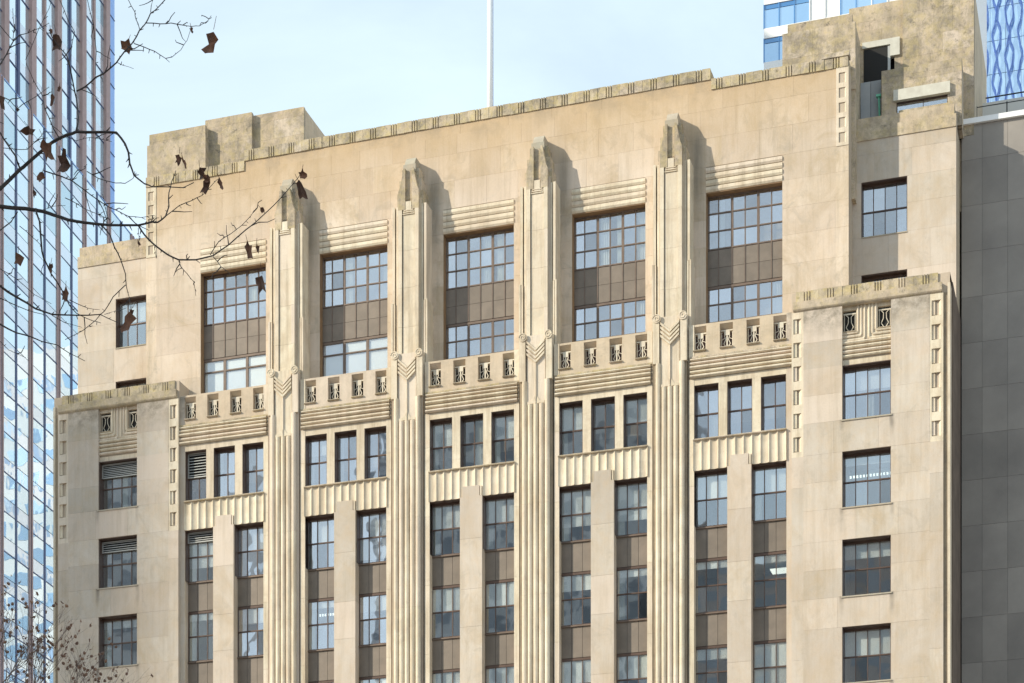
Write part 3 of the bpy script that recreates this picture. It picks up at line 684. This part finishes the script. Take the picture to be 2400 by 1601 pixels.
dleaf = MB(); dleaf.box(0, dr-dl, 0, .06, 0, dt-db+.6)
dleaf.build('door', M_dark, B, loc=(dl+.02, Y2-.04, db-.65))
MB().box(dl, dr+.4, Y2+.4, Y2+1.5, 52.6, dt).build('door_recess', M_dark, B)
MB().box(dr, dr+.12, Y2-.06, Y2+.1, db-.3, dt-.05).build('door_frame', M_louv, B)
# penthouse box
Y3 = 3.3
pa, pz = at(2066, 167, Y3); pb = at(2254, 135, Y3)[0]
wl, wt = at(2101, 240, Y3); wr, wb = at(2221, 219, Y3)
solid(pa, pb, 53.3, pz, [(wl, wr, 53.9, wt)], Y3+.04, Y3+.4).build('wall', M_mort, B)
ashlar(pa, pb, [53.3, wt, wt+.95, pz-.35, pz], [(wl, wr, 53.3, wt)], Y3, M_dirty, bw=1.6, yth=.12, seed=46)
MB().box(pa+.02, pb-.02, Y3+1.2, Y2, 53.3, pz-.05).build('wall', M_cren, B)
MB().box(pa+.02, pb-.02, Y3+.3, Y2, pz-.25, pz-.01).build('roof', M_weath, B)
MB().box(pa+.02, pa+.4, Y3+.3, Y2, 53.3, pz-.2).build('wall', M_weath, B); MB().box(pb-.4, pb-.02, Y3+.3, Y2, 53.3, pz-.2).build('wall', M_weath, B)
MB().box(wl-.12, wr+.12, Y3-.16, Y3+.1, wt, wt+.50).build('lintel', bpy.data.materials['white_paint'], B)
add_window(wl, 53.9, [0, (wr-wl)*.52, wr-wl], [0, wt-53.9], Y3+.08, seed=70, fw=.035, head=.04, gm=M_glass)
MB().box(wl, wr, Y3+.8, Y3+.9, 53.3, wt).build('opening_back', M_dark, B)
# grey roof plant screen and green prop seen between tower and penthouse
xa, za = at(2017, 198, 4.0); xb = at(2066, 0, 4.0)[0]
for k in range(2):
    MB().box(xa+(xb-xa)*k/2+.01, xa+(xb-xa)*(k+1)/2-.01, 3.9, 3.95, 53.3, za).build('metal_sheet', simple('grey_sheet', (.30, .32, .34), .6, var=.3, ncol=(.36, .37, .38)), B)
gx, gz = at(2060, 228, 3.6); MB().tube([(gx, 3.6, gz+.0), (gx+.06, 3.6, 53.5)], [.045, .045], 6).box(gx-.12, gx+.1, 3.5, 3.7, gz, gz+.1).build('roof_vent', simple('green_paint', (.16, .52, .36), .5), B)
MB().box(xa, xb-.1, 3.84, 3.88, 53.9, 53.95).build('rail', M_louv, B)

# --- plain lower storeys out of view, so that the building stands on the street
MB().box(-22.3, 22.3, 1.0, 15, 0, 26).build('lower_wall', M_stone, B)
for c in PIERS: MB().box(c-1.1, c+1.1, 0, 1.0, .14, 24).build('lower_pier', M_carve, B)
for s_ in (-1, 1): MB().box(*sorted((s_*15.36, s_*22.4)), -.1, 1.0, .14, 24).build('lower_pier', M_stone, B)
for c in BAYS: MB().box(c-.55, c+.55, .05, 1.0, .14, 24).build('lower_pier', M_stone, B)
MB().box(-17.5, 17.5, 4.4, 15, 26, 43).build('wall', M_inner, B)

# past three hundred stones, the smallest are joined into one piece
bl = sorted([o for o in B.children if o.name.split('.')[0] == 'stone_block'], key=lambda o: -(max(v.co.x for v in o.data.vertices)-min(v.co.x for v in o.data.vertices))*(max(v.co.z for v in o.data.vertices)-min(v.co.z for v in o.data.vertices)))
small = {}
for o in bl[298:]: small.setdefault(o.data.materials[0].name, []).append(o)
for mn, os_ in small.items():
    g = MB()
    for o in os_:
        n = len(g.v); g.v += [tuple(v.co) for v in o.data.vertices]; g.f += [tuple(i+n for i in p.vertices) for p in o.data.polygons]
    for o in os_: bpy.data.objects.remove(o)
    q = g.build('stone_block', bpy.data.materials[mn], B); q['kind'] = 'stuff'

# --- flagpole
fx, fz = at(1148.5, 252, 8.0)
F = thing('flagpole', 'tall plain white flagpole rising behind the stepped stone parapet', 'flagpole', (fx, 8.0, 55.2))
M_white = simple('white_enamel', (.86, .86, .86), .35)
MB().tube([(0, 0, 0), (0, 0, 16)], [.155, .14], 16).build('pole', M_white, F, smooth=True)
MB().tube([(0, 0, 3.55), (0, 0, 3.6)], [.162, .162], 16).build('collar', M_louv, F)
MB().tube([(0, 0, 0), (0, 0, .4)], [.32, .28], 12).build('base', M_louv, F)
rg = MB().tube([(.19, -.03, .3), (.17, -.03, 15.8)], [.012, .012], 4); rg.build('halyard', simple('blue_rope', (.25, .32, .6), .7), F)

# ------------------------------------------------------------------ grey clad building to the right
YG = 4.5
G = thing('grey_clad_building', 'grey stone panelled building with white coping and roof railing at the right edge', 'building')
M_gp = simple('grey_granite', (.22, .197, .178), .6, var=.30, nscale=.35, ncol=(.30, .27, .24), bump=.08)
gz = at(2262, 283, YG)[1]
jx = [22.52, 23.45, 24.60, 25.75, 26.9, 28.05, 29.2, 30.4]
zt = gz-.25; z = zt; zr = [zt]
z = 50.2
zr = [zt, 52.25]+[50.12-2.12*k for k in range(13)]
for i in range(len(jx)-1):
    for z1, z0 in zip(zr, zr[1:]):
        MB().box(jx[i]+.005, jx[i+1]-.005, YG, YG+.02, z0+.005, z1-.005).build('cladding_panel', M_gp, G)
MB().box(22.5, 30.4, YG+.03, 18, 0, zt).build('wall', simple('grey_render', (.15, .14, .13), .8), G)
MB().box(22.40, 30.5, YG-.15, YG+.5, zt+.01, zt+.25).build('coping', M_white, G)
rx = [at(p, 0, YG+1.6)[0] for p in (2270, 2289, 2360, 2432)]
M_rail = simple('dark_rail', (.03, .03, .035), .5, .3)
z0r = zt+.1
for k, x in enumerate(rx): MB().tube([(x, YG+1.6, z0r), (x, YG+1.6, z0r+1.6)], [.03]*2, 6).build('railing_post', M_rail, G)
for h_ in (.85, 1.55): MB().tube([(rx[0], YG+1.6, z0r+h_), (rx[-1]+2, YG+1.6, z0r+h_)], [.022]*2, 6).build('railing_rail', M_rail, G)
xq = at(2305, 0, YG+7)[0]
for h_ in (3.3, 4.9): MB().tube([(xq-.6, YG+7, z0r+h_), (xq+8, YG+7, z0r+h_)], [.035]*2, 6).build('railing_rail', M_rail, G)
for k in range(4): MB().tube([(xq+2.0*k, YG+7, z0r), (xq+2.0*k, YG+7, z0r+4.9)], [.035]*2, 6).build('railing_post', M_rail, G)
MB().box(at(2295, 0, YG+5)[0], 31, YG+5, 16, zt, at(2300, 243, YG+5)[1]).build('plant_room', simple('pale_render', (.62, .62, .60), .8), G)

# ------------------------------------------------------------------ white banded tower behind
YW = 130
Wt = thing('white_banded_tower', 'white high rise with blue window bands behind the rooftop blocks', 'building')
M_wp = simple('white_panel', (.80, .79, .77), .5, var=.05, ncol=(.84, .83, .82))
M_bg = glass('blue_glass', .62, (.62, .80, .98), wob=.03, body=((.20, .38, .62), (.40, .58, .80)))
M_bgd = glass('deep_blue_glass', .30, (.5, .72, .98), wob=.03, body=((.05, .18, .42), (.10, .26, .50)))
xl = at(1790.5, 0, YW)[0]; top = 156; zb = at(1790, 165, YW)[1]
pw = 1.68; st = 3.72
zb0 = at(1790, 147.5, YW)[1]   # top of the lowest visible white spandrel
nx = 13
MB().box(xl+.1, xl+nx*pw+.2, YW+.3, YW+25, 0, zb0+6*st).build('wall', M_wp, Wt)
for r in range(-3, 6):
    z = zb0+(r-1)*st
    MB().box(xl, xl+nx*pw, YW-.05, YW+.4, z+2.62-.0, z+st).build('spandrel_band', M_wp, Wt)
    for k in range(nx):
        a = xl+k*pw; 
        if k in (3, 4, 8) : MB().box(a+.03, a+pw-.03, YW+.05, YW+.4, z, z+2.62).build('white_panel', M_wp, Wt); continue
        MB().box(a+.05, a+pw-.05, YW+.05, YW+.12, z+.02, z+2.05).build('pane', M_bg, Wt)
        MB().box(a+.05, a+pw-.05, YW+.05, YW+.12, z+2.12, z+2.58).build('pane', M_bgd, Wt)
    for k in range(nx+1): MB().box(xl+k*pw-.05, xl+k*pw+.05, YW-.08, YW+.3, z, z+2.62).build('mullion', M_bgd if k in (0, 1, 2, 5, 6) else M_wp, Wt)

# ------------------------------------------------------------------ blue lattice tower far right
YL = 170
Lt = thing('blue_lattice_tower', 'blue glass tower with wavy dark lattice fins above the roof railing', 'building')
xl = at(2283, 0, YL)[0]; xr = at(2475, 0, YL)[0]
M_lg = glass('lattice_glass', .65, (.72, .88, 1.0), wob=.04, body=((.30, .50, .85), (.42, .62, .92)))
M_fin = simple('blue_fin', (.07, .14, .42), .4, .1, var=.3, ncol=(.14, .24, .52))
M_fin2 = simple('pale_fin', (.45, .62, .95), .4, .1)
MB().box(xl+.5, xr, YL+1.2, YL+30, 0, 190).build('wall', M_fin, Lt)
pw = 1.9; nxp = int((xr-xl)/pw)
for i in range(nxp):
    for j in range(14):
        MB().box(xl+i*pw+.02, xl+(i+1)*pw-.02, YL+1.0, YL+1.05, 112+j*4.2+.03, 112+(j+1)*4.2-.03).build('glass_panel', M_lg, Lt)
MB().box(xl-.15, xl+.2, YL, YL+1.2, 100, 190).build('corner_strip', M_white, Lt)
for i in range(14):
    x = xl+.9+i*.52
    if i in (5, 10): continue
    ph = i*math.pi; pts = []
    for k in range(150):
        z = 114+k*.36; pts.append((x+.24*math.sin(z*1.15+ph)+.05*math.sin(z*3.1+i), YL+.5, z))
    if i in (2, 8): continue
    MB().tube(pts, [.135]*len(pts), 4).build('lattice_fin', M_fin, Lt)
x = xl+8.0
MB().box(x, x+2.6, YL+.3, YL+.9, 118, 158).build('glass_strip', simple('pale_blue_panel', (.50, .68, .92), .3), Lt)
MB().tube([(x+.3, YL+.2, 128), (x+1.2, YL+.2, 133), (x+2.6, YL+.2, 136)], [.06]*3, 5).build('cable', M_fin, Lt)

# ------------------------------------------------------------------ glass skyscraper at the left
b_ang = math.radians(17.44-12.4)
DIR = Vector((-math.sin(b_ang), math.cos(b_ang), 0)); NR = Vector((DIR.y, -DIR.x, 0))   # NR points to the street (right)
H0 = 85.0
K = thing('glass_skyscraper', 'tall glass skyscraper with brown vertical fins and diagonal roofline at the left edge', 'building')
def kp(s, h, z): v = Vector((CAM.x, CAM.y, 0))+DIR*s-NR*(H0+h); return (v.x, v.y, z)
def s_at(px, h=0):
    t = (px-1200)/FPX; bb = math.radians(12.4)
    # px = f*(s sin b - H cos b)/(s cos b + H sin b)
    H = H0+h; return H*(math.cos(bb)+t*math.sin(bb))/(math.sin(bb)-t*math.cos(bb))
def kbox(s0, s1, h0, h1, z0, z1):
    m = MB(); a = [kp(s0, h0, z0), kp(s1, h0, z0), kp(s1, h1, z0), kp(s0, h1, z0)]; 
    m.v = a+[(p[0], p[1], z1) for p in a]; m.f = [(0,1,2,3), (4,5,6,7), (0,1,5,4), (1,2,6,5), (2,3,7,6), (3,0,4,7)]; return m
M_kg = glass('sky_glass', .74, (.84, .95, 1.0), wob=.06, scale=.16, body=((.34, .56, .68), (.84, .86, .93)), vary=.4)
M_kgs = glass('sky_spandrel_glass', .62, (.85, .93, 1), wob=.05, scale=.3, body=((.70, .74, .80), (.86, .87, .90)), vary=.3)
M_kd = simple('dark_blue_mullion', (.085, .11, .21), .5, .2)
M_kb = simple('brown_fin', (.38, .26, .235), .55, .1, var=.1, ncol=(.44, .31, .285))
M_kbl = simple('bright_blue_panel', (.22, .42, .85), .3, .1, var=.1, ncol=(.3, .5, .88))
s0 = s_at(2.5); MOD = 6.0; FL = 3.62
roofB = 108.3
rk = random.Random(4)
kpan = []
def kpanel(sc_, w_, h_, za, zb_, m_):
    kpan.append((sc_, w_, h_, za, zb_, m_, rk.uniform(-.7, .7)))
def kmesh(p):
    sc_, w_, h_, za, zb_, m_, tl = p
    o = kbox(-w_/2, w_/2, 0, .05, za, zb_); c = Vector(kp(sc_, h_, (za+zb_)/2)); c0 = Vector(kp(0, 0, (za+zb_)/2)); M = Matrix.Rotation(math.radians(tl), 3, 'Z')
    o.v = [tuple(M@(Vector(v)-c0)) for v in o.v]; return o, c
for i in range(-3, 16):
    for half in (0, 1):
        sa = s0+i*MOD+half*MOD/2; sb = sa+MOD/2
        j = 0; z = 50.9
        while z < roofB-.1:
            zt_ = min(z+FL, roofB)
            for (za, zb_, m_) in ((z, z+FL*.36, M_kgs), (z+FL*.36, zt_, M_kg)):
                zb_ = min(zb_, roofB)
                if zb_-za < .1: continue
                kpanel((sa+sb)/2, MOD/2-.12, 0, za+.03, zb_-.03, m_)
            z += FL; j += 1
    # fins
    sa = s0+i*MOD
    for d in (-.24, .24): kbox(sa+d-.13, sa+d+.13, -.10, .1, 0, roofB+.1).build('fin', M_kb, K)
    kbox(sa-.10, sa+.10, -.03, .1, 0, roofB+.1).build('fin_groove', M_kd, K)
    kbox(sa+MOD/2-.14, sa+MOD/2+.14, -.07, .1, 0, roofB+.1).build('mullion', M_kd, K)
sA, sB = s0-4*MOD, s0+16*MOD
z = 50.9; j = 0
while z < roofB:
    kbox(sA, sB, -.04, .04, z-.03 if j % 2 else z-.07, z+.03).build('floor_line', M_kd, K); z += FL; j += 1
kbox(sA, sB, -.05, 3.0, roofB, roofB+.10).build('roof_edge', M_kbl, K)
kbox(sA, sB, .2, 40, 0, roofB-.1).build('core', M_kd, K)
# upper tower set back
hA = 3.0
sEnd = s_at(255, hA); sEnd2 = s_at(268, hA)
pxs = [-110, -51, 9, 73, 133, 191, 247]
for i, p in enumerate(pxs):
    sc = s_at(p, hA); kbox(sc-.5, sc+.5, hA-.34, hA+.1, roofB-1, 175).build('column', M_kb, K)
    if i < len(pxs)-1:
        sm = (sc+s_at(pxs[i+1], hA))/2; kbox(sm-.2, sm+.2, hA-.16, hA+.1, roofB-1, 175).build('mullion', M_kb if i % 2 else M_kd, K)
        for (a, b) in ((sc, sm), (sm, s_at(pxs[i+1], hA))):
            for j in range(14):
                z = roofB-1+j*FL
                for za, zb_, m_ in ((z, z+1.25, M_kgs), (z+1.25, z+FL, M_kg)):
                    kpanel((a+b)/2, b-a-.1, hA, za+.005, zb_-.005, m_)
for j in range(14): kbox(s_at(pxs[0], hA), sEnd2, hA-.08, hA+.04, roofB-1+j*FL-.03, roofB-1+j*FL+.03).build('floor_line', M_kd, K)
for j in range(14): kbox(s_at(250, hA), sEnd2, hA-.02, hA+.06, roofB-1+j*FL+.06, roofB-1+(j+1)*FL-.06).build('corner_panel', M_kbl, K)
def pxof(p):
    v = Vector(kp(p[0], p[2], (p[3]+p[4])/2))-CAM; f = v.x*-math.sin(YAW)+v.y*math.cos(YAW); return 1200+FPX*(v.x*math.cos(YAW)+v.y*math.sin(YAW))/f, HOR-FPX*v.z/f
vis = []; rest = []
for p in kpan:
    a, b = pxof(p); (vis if (-20 < a < 345 and -20 < b < 1620 and not (a > 190 and b > 600) and not (a > 130 and b > 930)) else rest).append(p)
vis.sort(key=lambda p: -(p[1]*(p[4]-p[3]))/p[0]**2); rest += vis[300:]; vis = vis[:300]
for p in vis: o, c = kmesh(p); o.build('glass_panel', p[5], K, loc=tuple(c))
for mm in (M_kg, M_kgs):
    g = MB()
    for p in rest:
        if p[5] is mm:
            o, c = kmesh(p); n = len(g.v); g.v += [tuple(Vector(v)+c) for v in o.v]; g.f += [tuple(i+n for i in f) for f in o.f]
    ob = g.build('glass_panel', mm, K); ob['kind'] = 'stuff'
kbox(s_at(pxs[0], hA), sEnd2, hA+.2, hA+35, roofB-1, 175).build('core', M_kd, K)

# ------------------------------------------------------------------ buildings seen only as reflections, plus an added shading slab
def reflector(name, label, x0, x1, y0, y1, h_, face, m, mg, st=3.8, win=2.0, rows_from=10, bays=10):
    R = thing(name, label, 'building')
    MB().box(x0, x1, y0, y1, 0, h_).build('wall', m, R)
    g = MB(); z = rows_from
    n = bays
    while z < h_-3:
        for k in range(n):
            a = x0+(x1-x0)*(k+.12)/n; b = x0+(x1-x0)*(k+.88)/n
            if face > 0: g.box(a, b, y1-.2, y1+.05, z, z+win)
            else: g.box(a, b, y0-.05, y0+.2, z, z+win)
        z += st
    g.build('window_band', mg, R)
M_conc = simple('concrete', (.50, .52, .55), .8, var=.01, ncol=(.58, .60, .62), nscale=.3)
M_dg = simple('grey_window', (.26, .29, .33), .6)
M_brick = simple('brown_brick', (.36, .33, .32), .9, var=.01, ncol=(.42, .38, .36), nscale=.5)
reflector('concrete_office_block', 'tall concrete office block standing across the street behind the camera', -66, -30, -195, -160, 114, 1, M_conc, M_dg)
reflector('brown_brick_office_block', 'brown brick office block standing across the street behind the camera', -27, 24, -190, -160, 91, 1, M_brick, M_dg)
reflector('pale_office_block', 'long pale office block standing across the street behind the camera', -150, -98, -190, -158, 114, 1, M_conc, M_dg, win=1.4, bays=24)
DS = thing('added_shading_slab', 'added unseen slab far to the left behind the camera, shading the left wing', 'building')  # unseen slab, added and shaped to throw shade on the left wing
MB().pz([(-346.6, -220), (-391.6, -250), (-470, -250), (-470, -220)], 0, 250).build('wall', M_conc, DS)
wb_ = MB()
for k in range(60): wb_.box(-468, -349, -219.95, -219.9, 8+k*4, 10+k*4)
wb_.build('window_band', M_dg, DS)
reflector('white_slab_block', 'white slab block hidden behind the stone building and mirrored in the skyscraper glass', -42, 14, 190, 230, 138, -1, M_wp, M_bg, st=3.7, win=1.9, bays=14)

# ------------------------------------------------------------------ bare tree in front, left
M_bark = simple('dark_bark', (.035, .026, .024), .85, var=.1, nscale=20, ncol=(.06, .045, .038))
M_leafa = simple('dead_leaf', (.17, .075, .04), .8, var=.9, nscale=30, ncol=(.08, .038, .024))
DT = 12.0
T = thing('bare_plane_tree', 'bare plane tree with a few withered brown leaves on dark branches at upper left', 'tree', tuple(Vector((pt(-420, 0, DT).x, pt(-420, 0, DT).y, 0))))
TO = T.location.copy()
br = [
 ([(-420,700),(-150,520),(0,443),(46,398),(64,383),(122,334),(158,316),(179,309),(222,310),(273,311),(293,337),(301,357),(304,383),(314,411),(339,431),(357,438),(429,440),(454,428)], 11, 2.0),
 ([(179,306),(184,281),(179,230),(173,204),(163,153),(156,130),(140,112),(120,84),(117,69)], 5.5, 1.5),
 ([(179,214),(199,204),(225,181),(245,171),(273,147),(291,122),(311,100),(327,71),(342,54),(353,31),(370,18),(388,-2),(420,-40)], 4.4, 2.4),
 ([(342,54),(375,56),(401,54),(429,59),(449,62),(467,61),(485,51),(495,37)], 2.6, 1.2), ([(314,102),(337,110),(362,120),(388,137),(403,134),(424,117),(439,94),(447,69)], 2.5, 1.1),
 ([(327,68),(319,46),(316,28),(301,0),(290,-20)], 2.2, 1.6), ([(353,28),(358,0),(360,-20)], 2, 1.5), ([(276,147),(288,153),(313,161)], 1.8, 1),
 ([(-420,560),(-120,470),(0,484),(59,489),(102,496),(128,505),(158,515),(199,522),(237,526),(281,528),(324,528),(357,520),(370,521),(388,507),(396,484),(396,451),(403,423),(412,400)], 12, 1.5),
 ([(324,528),(339,551),(362,574),(393,597),(419,609),(459,609),(500,599),(536,574),(577,538),(600,520),(641,482),(674,446),(700,415),(708,402)], 5.2, 1.4),
 ([(388,507),(420,482),(450,470),(474,458),(500,430),(510,420)], 2.4, 1.2), ([(493,597),(513,566),(541,548),(567,528),(587,507),(600,489)], 2.4, 1.2), ([(500,602),(518,625),(539,642)], 2.2, 1.1),
 ([(419,612),(424,625),(439,642),(454,660),(459,694)], 2.6, 1.1), ([(362,574),(364,590),(366,606)], 1.8, 1), ([(324,535),(326,555),(325,575)], 2, 1),
 ([(237,526),(258,551),(268,579),(283,609),(294,642),(296,671),(304,701),(306,724)], 4.2, 1.4), ([(294,668),(265,696),(245,729),(225,750),(194,775),(153,796)], 2.6, 1.6), ([(245,737),(270,729),(296,722)], 1.6, .9),
 ([(84,494),(93,520),(97,574),(102,604),(120,642),(143,676),(163,716),(179,734),(217,752),(236,757)], 5.6, 1.5), ([(163,703),(190,716),(205,722),(233,726)], 2.4, 1),
 ([(41,497),(26,520),(0,540),(-80,590)], 3, 4), ([(-420,720),(-100,640),(0,670),(38,696),(84,724),(122,737),(179,739),(235,737),(276,756)], 9, 1.6), ([(122,739),(153,757),(191,767)], 2.2, 1.1),
 ([(-100,660),(0,699),(26,711),(64,727),(102,737)], 3, 1.6), ([(-200,700),(-60,738),(0,760),(38,780),(74,790),(97,800),(133,808),(163,828),(199,846)], 6, 1.4),
 ([(-60,230),(0,151),(15,128),(31,97),(46,82),(66,77),(94,66),(115,54)], 4, 1.2), ([(61,148),(79,189),(100,225),(105,255),(125,301),(138,322)], 1.6, 3), ([(-50,215),(0,225),(23,235),(41,255),(66,237),(84,227),(115,204)], 3, 1.2),
 ([(-60,250),(0,311),(20,342),(36,365),(46,393)], 4.5, 4.0), ([(8,347),(38,350),(64,350),(97,319),(102,309),(125,310)], 1.8, 1.8), ([(102,400),(143,413),(168,423),(199,446),(230,469),(258,487),(281,497),(301,507),(332,510),(357,505),(362,517)], 3.4, 1.2),
 ([(168,423),(183,405),(199,395),(204,385)], 2.5, 1.4), ([(153,464),(179,477),(204,492),(230,502),(258,515)], 2.2, 1.4), ([(204,402),(230,418),(271,429),(293,430),(312,418),(316,402)], 2.4, 1.5), ([(102,491),(122,484),(153,482)], 1.8, 1), ([(258,520),(250,500),(245,480),(240,455)], 1.8, 1),
 ([(46,530),(75,555),(96,575)], 2, 1.4), ([(0,630),(40,655),(80,690),(120,712)], 2.2, 1.3), ([(0,800),(20,820),(60,838)], 2, 1.2), ([(117,290),(150,318),(179,330),(210,322),(240,327),(262,332)], 1.8, 1.1), ([(0,60),(30,95),(33,60),(30,20)], 2.2, 1.4), ([(140,0),(160,50),(175,75),(168,110),(163,150)], 2, 1.6), ([(205,0),(220,60),(226,120),(224,175)], 2, 1.4), ([(60,140),(90,70),(115,20),(120,0)], 1.6, 1.2)]
rt = random.Random(3); bmb = None
def P12(p, dd=0): v = pt(p[0], p[1], DT+dd); return Vector((v.x, v.y, v.z))-TO
for k, (pl, w0, w1) in enumerate(br):
    m = MB(); n = len(pl)
    # smooth the polyline a little and wander in depth
    ph = rt.uniform(0, 6); amp = rt.uniform(.1, .35)
    q = []; rr = []
    for i in range(n-1):
        for t in (0, .5):
            f = (i+t)/(n-1); x = pl[i][0]*(1-t)+pl[i+1][0]*t; y = pl[i][1]*(1-t)+pl[i+1][1]*t
            q.append(P12((x+rt.uniform(-1, 1)*(t > 0), y+rt.uniform(-1, 1)*(t > 0)), amp*math.sin(f*5+ph)*min(1, f*4))); rr.append((w0*(1-f)+w1*f)/2/FPX*DT*.88)
    q.append(P12(pl[-1], amp*math.sin(5+ph))); rr.append(w1/2/FPX*DT)
    m.tube(q, rr, 6)
    # buds and spurs
    for i in range(1, len(q)-1):
        if rt.random() < .75:
            d = (q[i+1]-q[i]).normalized(); side = Vector((d.z, 0, -d.x))*rt.choice((-1, 1)); L_ = rt.uniform(.008, .04)
            m.tube([q[i], q[i]+(side*.8+d*.6)*L_], [rr[i]*.6+.001, .0016], 4)
        if rt.random() < .22 and pl[0][0] >= -60:
            d = (q[i+1]-q[i]).normalized(); side = (Vector((d.z, 0, -d.x))*rt.choice((-1, 1))+d*.9).normalized(); L_ = rt.uniform(.05, .16); g_ = q[i]; seq = [g_]
            for u in range(3): g_ = g_+side*L_/3+Vector((rt.uniform(-1,1), rt.uniform(-1,1), rt.uniform(-1,1)))*.012; seq.append(g_)
            m.tube(seq, [.0034, .0028, .0022, .0016], 4)
    m.build('branch', M_bark, T)
MB().tube([(0, 0, -.1), (.05, 0, 3), (-.02, .1, 5.2), (.03, 0, 6.9), (.02, 0, 9.5), (0, .1, 12)], [.32, .26, .22, .17, .12, .06], 12).build('trunk', M_bark, T, smooth=True)
def leaf_mesh(w_, h_, seed, m):
    r = random.Random(seed); mb = MB(); n = 11; rim = []
    for i in range(n):
        a = math.pi*2*i/n+math.pi/2; lob = 1+.30*math.cos(5*(a-math.pi/2))*(1 if math.sin(a) < .8 else .3); rad = .5*lob*r.uniform(.55, 1.2)
        cu = r.uniform(.2, .5); rim.append((w_*rad*math.cos(a)*(1-.25*abs(math.sin(a*1.5))), (cu*math.cos(a)**2+r.uniform(-.15, .15))*w_, h_*rad*math.sin(a)))
    c = (0, r.uniform(.15, .3)*w_, 0)
    mb.v = [c]+rim+[(p[0]*.55, p[1]*.4+c[1]*.7, p[2]*.55) for p in rim]
    for i in range(n):
        j = (i+1) % n; mb.f += [(0, n+1+i, n+1+j), (n+1+i, 1+i, 1+j, n+1+j)]
    mb.tube([(0, 0, h_*.4), (r.uniform(-.2, .2)*w_, 0, h_*.9)], [.0018, .0015], 3)
    return mb.mesh('leaf', m)
leaves = [(297,106,30,28),(493,94,36,58),(450,69,9,15),(135,98,32,40),(118,72,9,14),(121,236,11,30),(138,207,9,14),(4,240,16,38),(70,307,34,24),(110,352,26,54),(145,376,30,54),(95,414,22,30),(80,452,12,22),(40,606,22,30),(118,628,12,24),(153,690,16,32),(297,752,30,48),(306,732,10,24),(470,404,22,30),(478,434,22,44),(517,431,13,26),(418,372,16,28),(432,382,7,26),(706,408,22,22),(708,447,22,40),(612,492,15,17),(585,586,16,36),(603,582,11,24),(614,662,34,46),(325,571,8,15),(41,256,9,9),(483,416,16,22)]
for i, (x, y, a, b) in enumerate(leaves):
    s_ = DT/FPX
    o = inst(leaf_mesh(a*s_*1.15, b*s_*1.1, i, M_leafa), 'leaf', T, tuple(P12((x, y), -.05)), (0, math.radians(rt.uniform(-25, 25)), YAW+math.radians(rt.uniform(-30, 30))))

# ------------------------------------------------------------------ second tree, lower left, fine twigs with seed heads
D2 = 30.0
T2 = thing('twiggy_street_tree', 'fine twiggy tree with small brown seed clusters at the lower left corner', 'tree', tuple(Vector((pt(-60, 0, D2).x, pt(-60, 0, D2).y, 0))))
O2 = T2.location.copy()
M_seed = simple('brown_seed', (.15, .08, .055), .8, var=.6, ncol=(.26, .15, .09), nscale=8)
M_bark2 = simple('grey_brown_bark', (.16, .115, .10), .85, var=.1, nscale=10, ncol=(.20, .15, .13))
r2 = random.Random(11); tw = MB(); ends = []; limbs = []
def grow(p, d, L_, r, depth, mb):
    n = 4; pts = [p]; q = p
    for i in range(n):
        d = (d+Vector((r2.uniform(-1, 1), r2.uniform(-.6, .6), r2.uniform(-.7, 1)))*.16).normalized(); q = q+d*L_/n; pts.append(q)
    mb.tube(pts, [r*.72*(1-.45*i/n) for i in range(n+1)], 5 if depth < 2 else 4)
    if depth >= 4: ends.append(q); ends.append(pts[2]) if r2.random() < .5 else None; return
    for k in range(3 if depth < 3 else 3):
        b = pts[r2.choice((2, 3, 4))]; nd = (d+Vector((r2.uniform(-1, 1), r2.uniform(-.7, .7), r2.uniform(-.3, .8)))*.75).normalized()
        grow(b, nd, L_*r2.uniform(.58, .82), r*.58, depth+1, mb)
starts = [((-20, 1760), (.15, .98), 1.15, .026), ((60, 1780), (.05, 1), 1.1, .024), ((120, 1800), (.25, .95), 1.05, .022), ((30, 1700), (.5, .8), .9, .02), ((-60, 1700), (.45, .9), 1.0, .024), ((180, 1790), (.15, .95), .72, .018), ((100, 1740), (-.2, 1), .8, .018), ((-30, 1620), (.2, 1), .7, .018), ((150, 1700), (.5, .8), .5, .013)]
fwd = Vector((-math.sin(YAW), math.cos(YAW), 0)); rgt = Vector((math.cos(YAW), math.sin(YAW), 0))
trunk_top = Vector((0, 0, 7.6))
for k, (p, d, L_, r) in enumerate(starts):
    m = MB(); a = pt(p[0], p[1], D2+r2.uniform(-.5, .6))-O2
    m.tube([trunk_top, (trunk_top+a)/2+Vector((0, 0, -.15)), a], [.05, .035, r], 6)
    grow(a, (rgt*d[0]+Vector((0, 0, d[1]))).normalized(), L_*.8, r*.8, 0, m)
    m.build('branch', M_bark2, T2)
MB().tube([(0, 0, -.1), (.03, 0, 3), (0, .05, 5.5), trunk_top], [.16, .13, .10, .06], 10).build('trunk', M_bark2, T2, smooth=True)
sd = [MB().tube([(0, 0, .025), (.004, .003, .008), (0, .004, -.012), (0, 0, -.03)], [.008, .022, .024, .006], 5).mesh('seed_cluster', M_seed) for _ in range(1)]
sd.append(leaf_mesh(.055, .07, 77, M_seed)); sd.append(leaf_mesh(.04, .05, 78, M_seed))
r2.shuffle(ends)
for e in ends[:290]: inst(r2.choice(sd), 'seed_cluster', T2, tuple(e), (r2.uniform(-1, 1), r2.uniform(-1, 1), r2.uniform(0, 6)))
print('blocks', nblock[0], 'objects', len(bpy.data.objects), 'ends', len(ends))
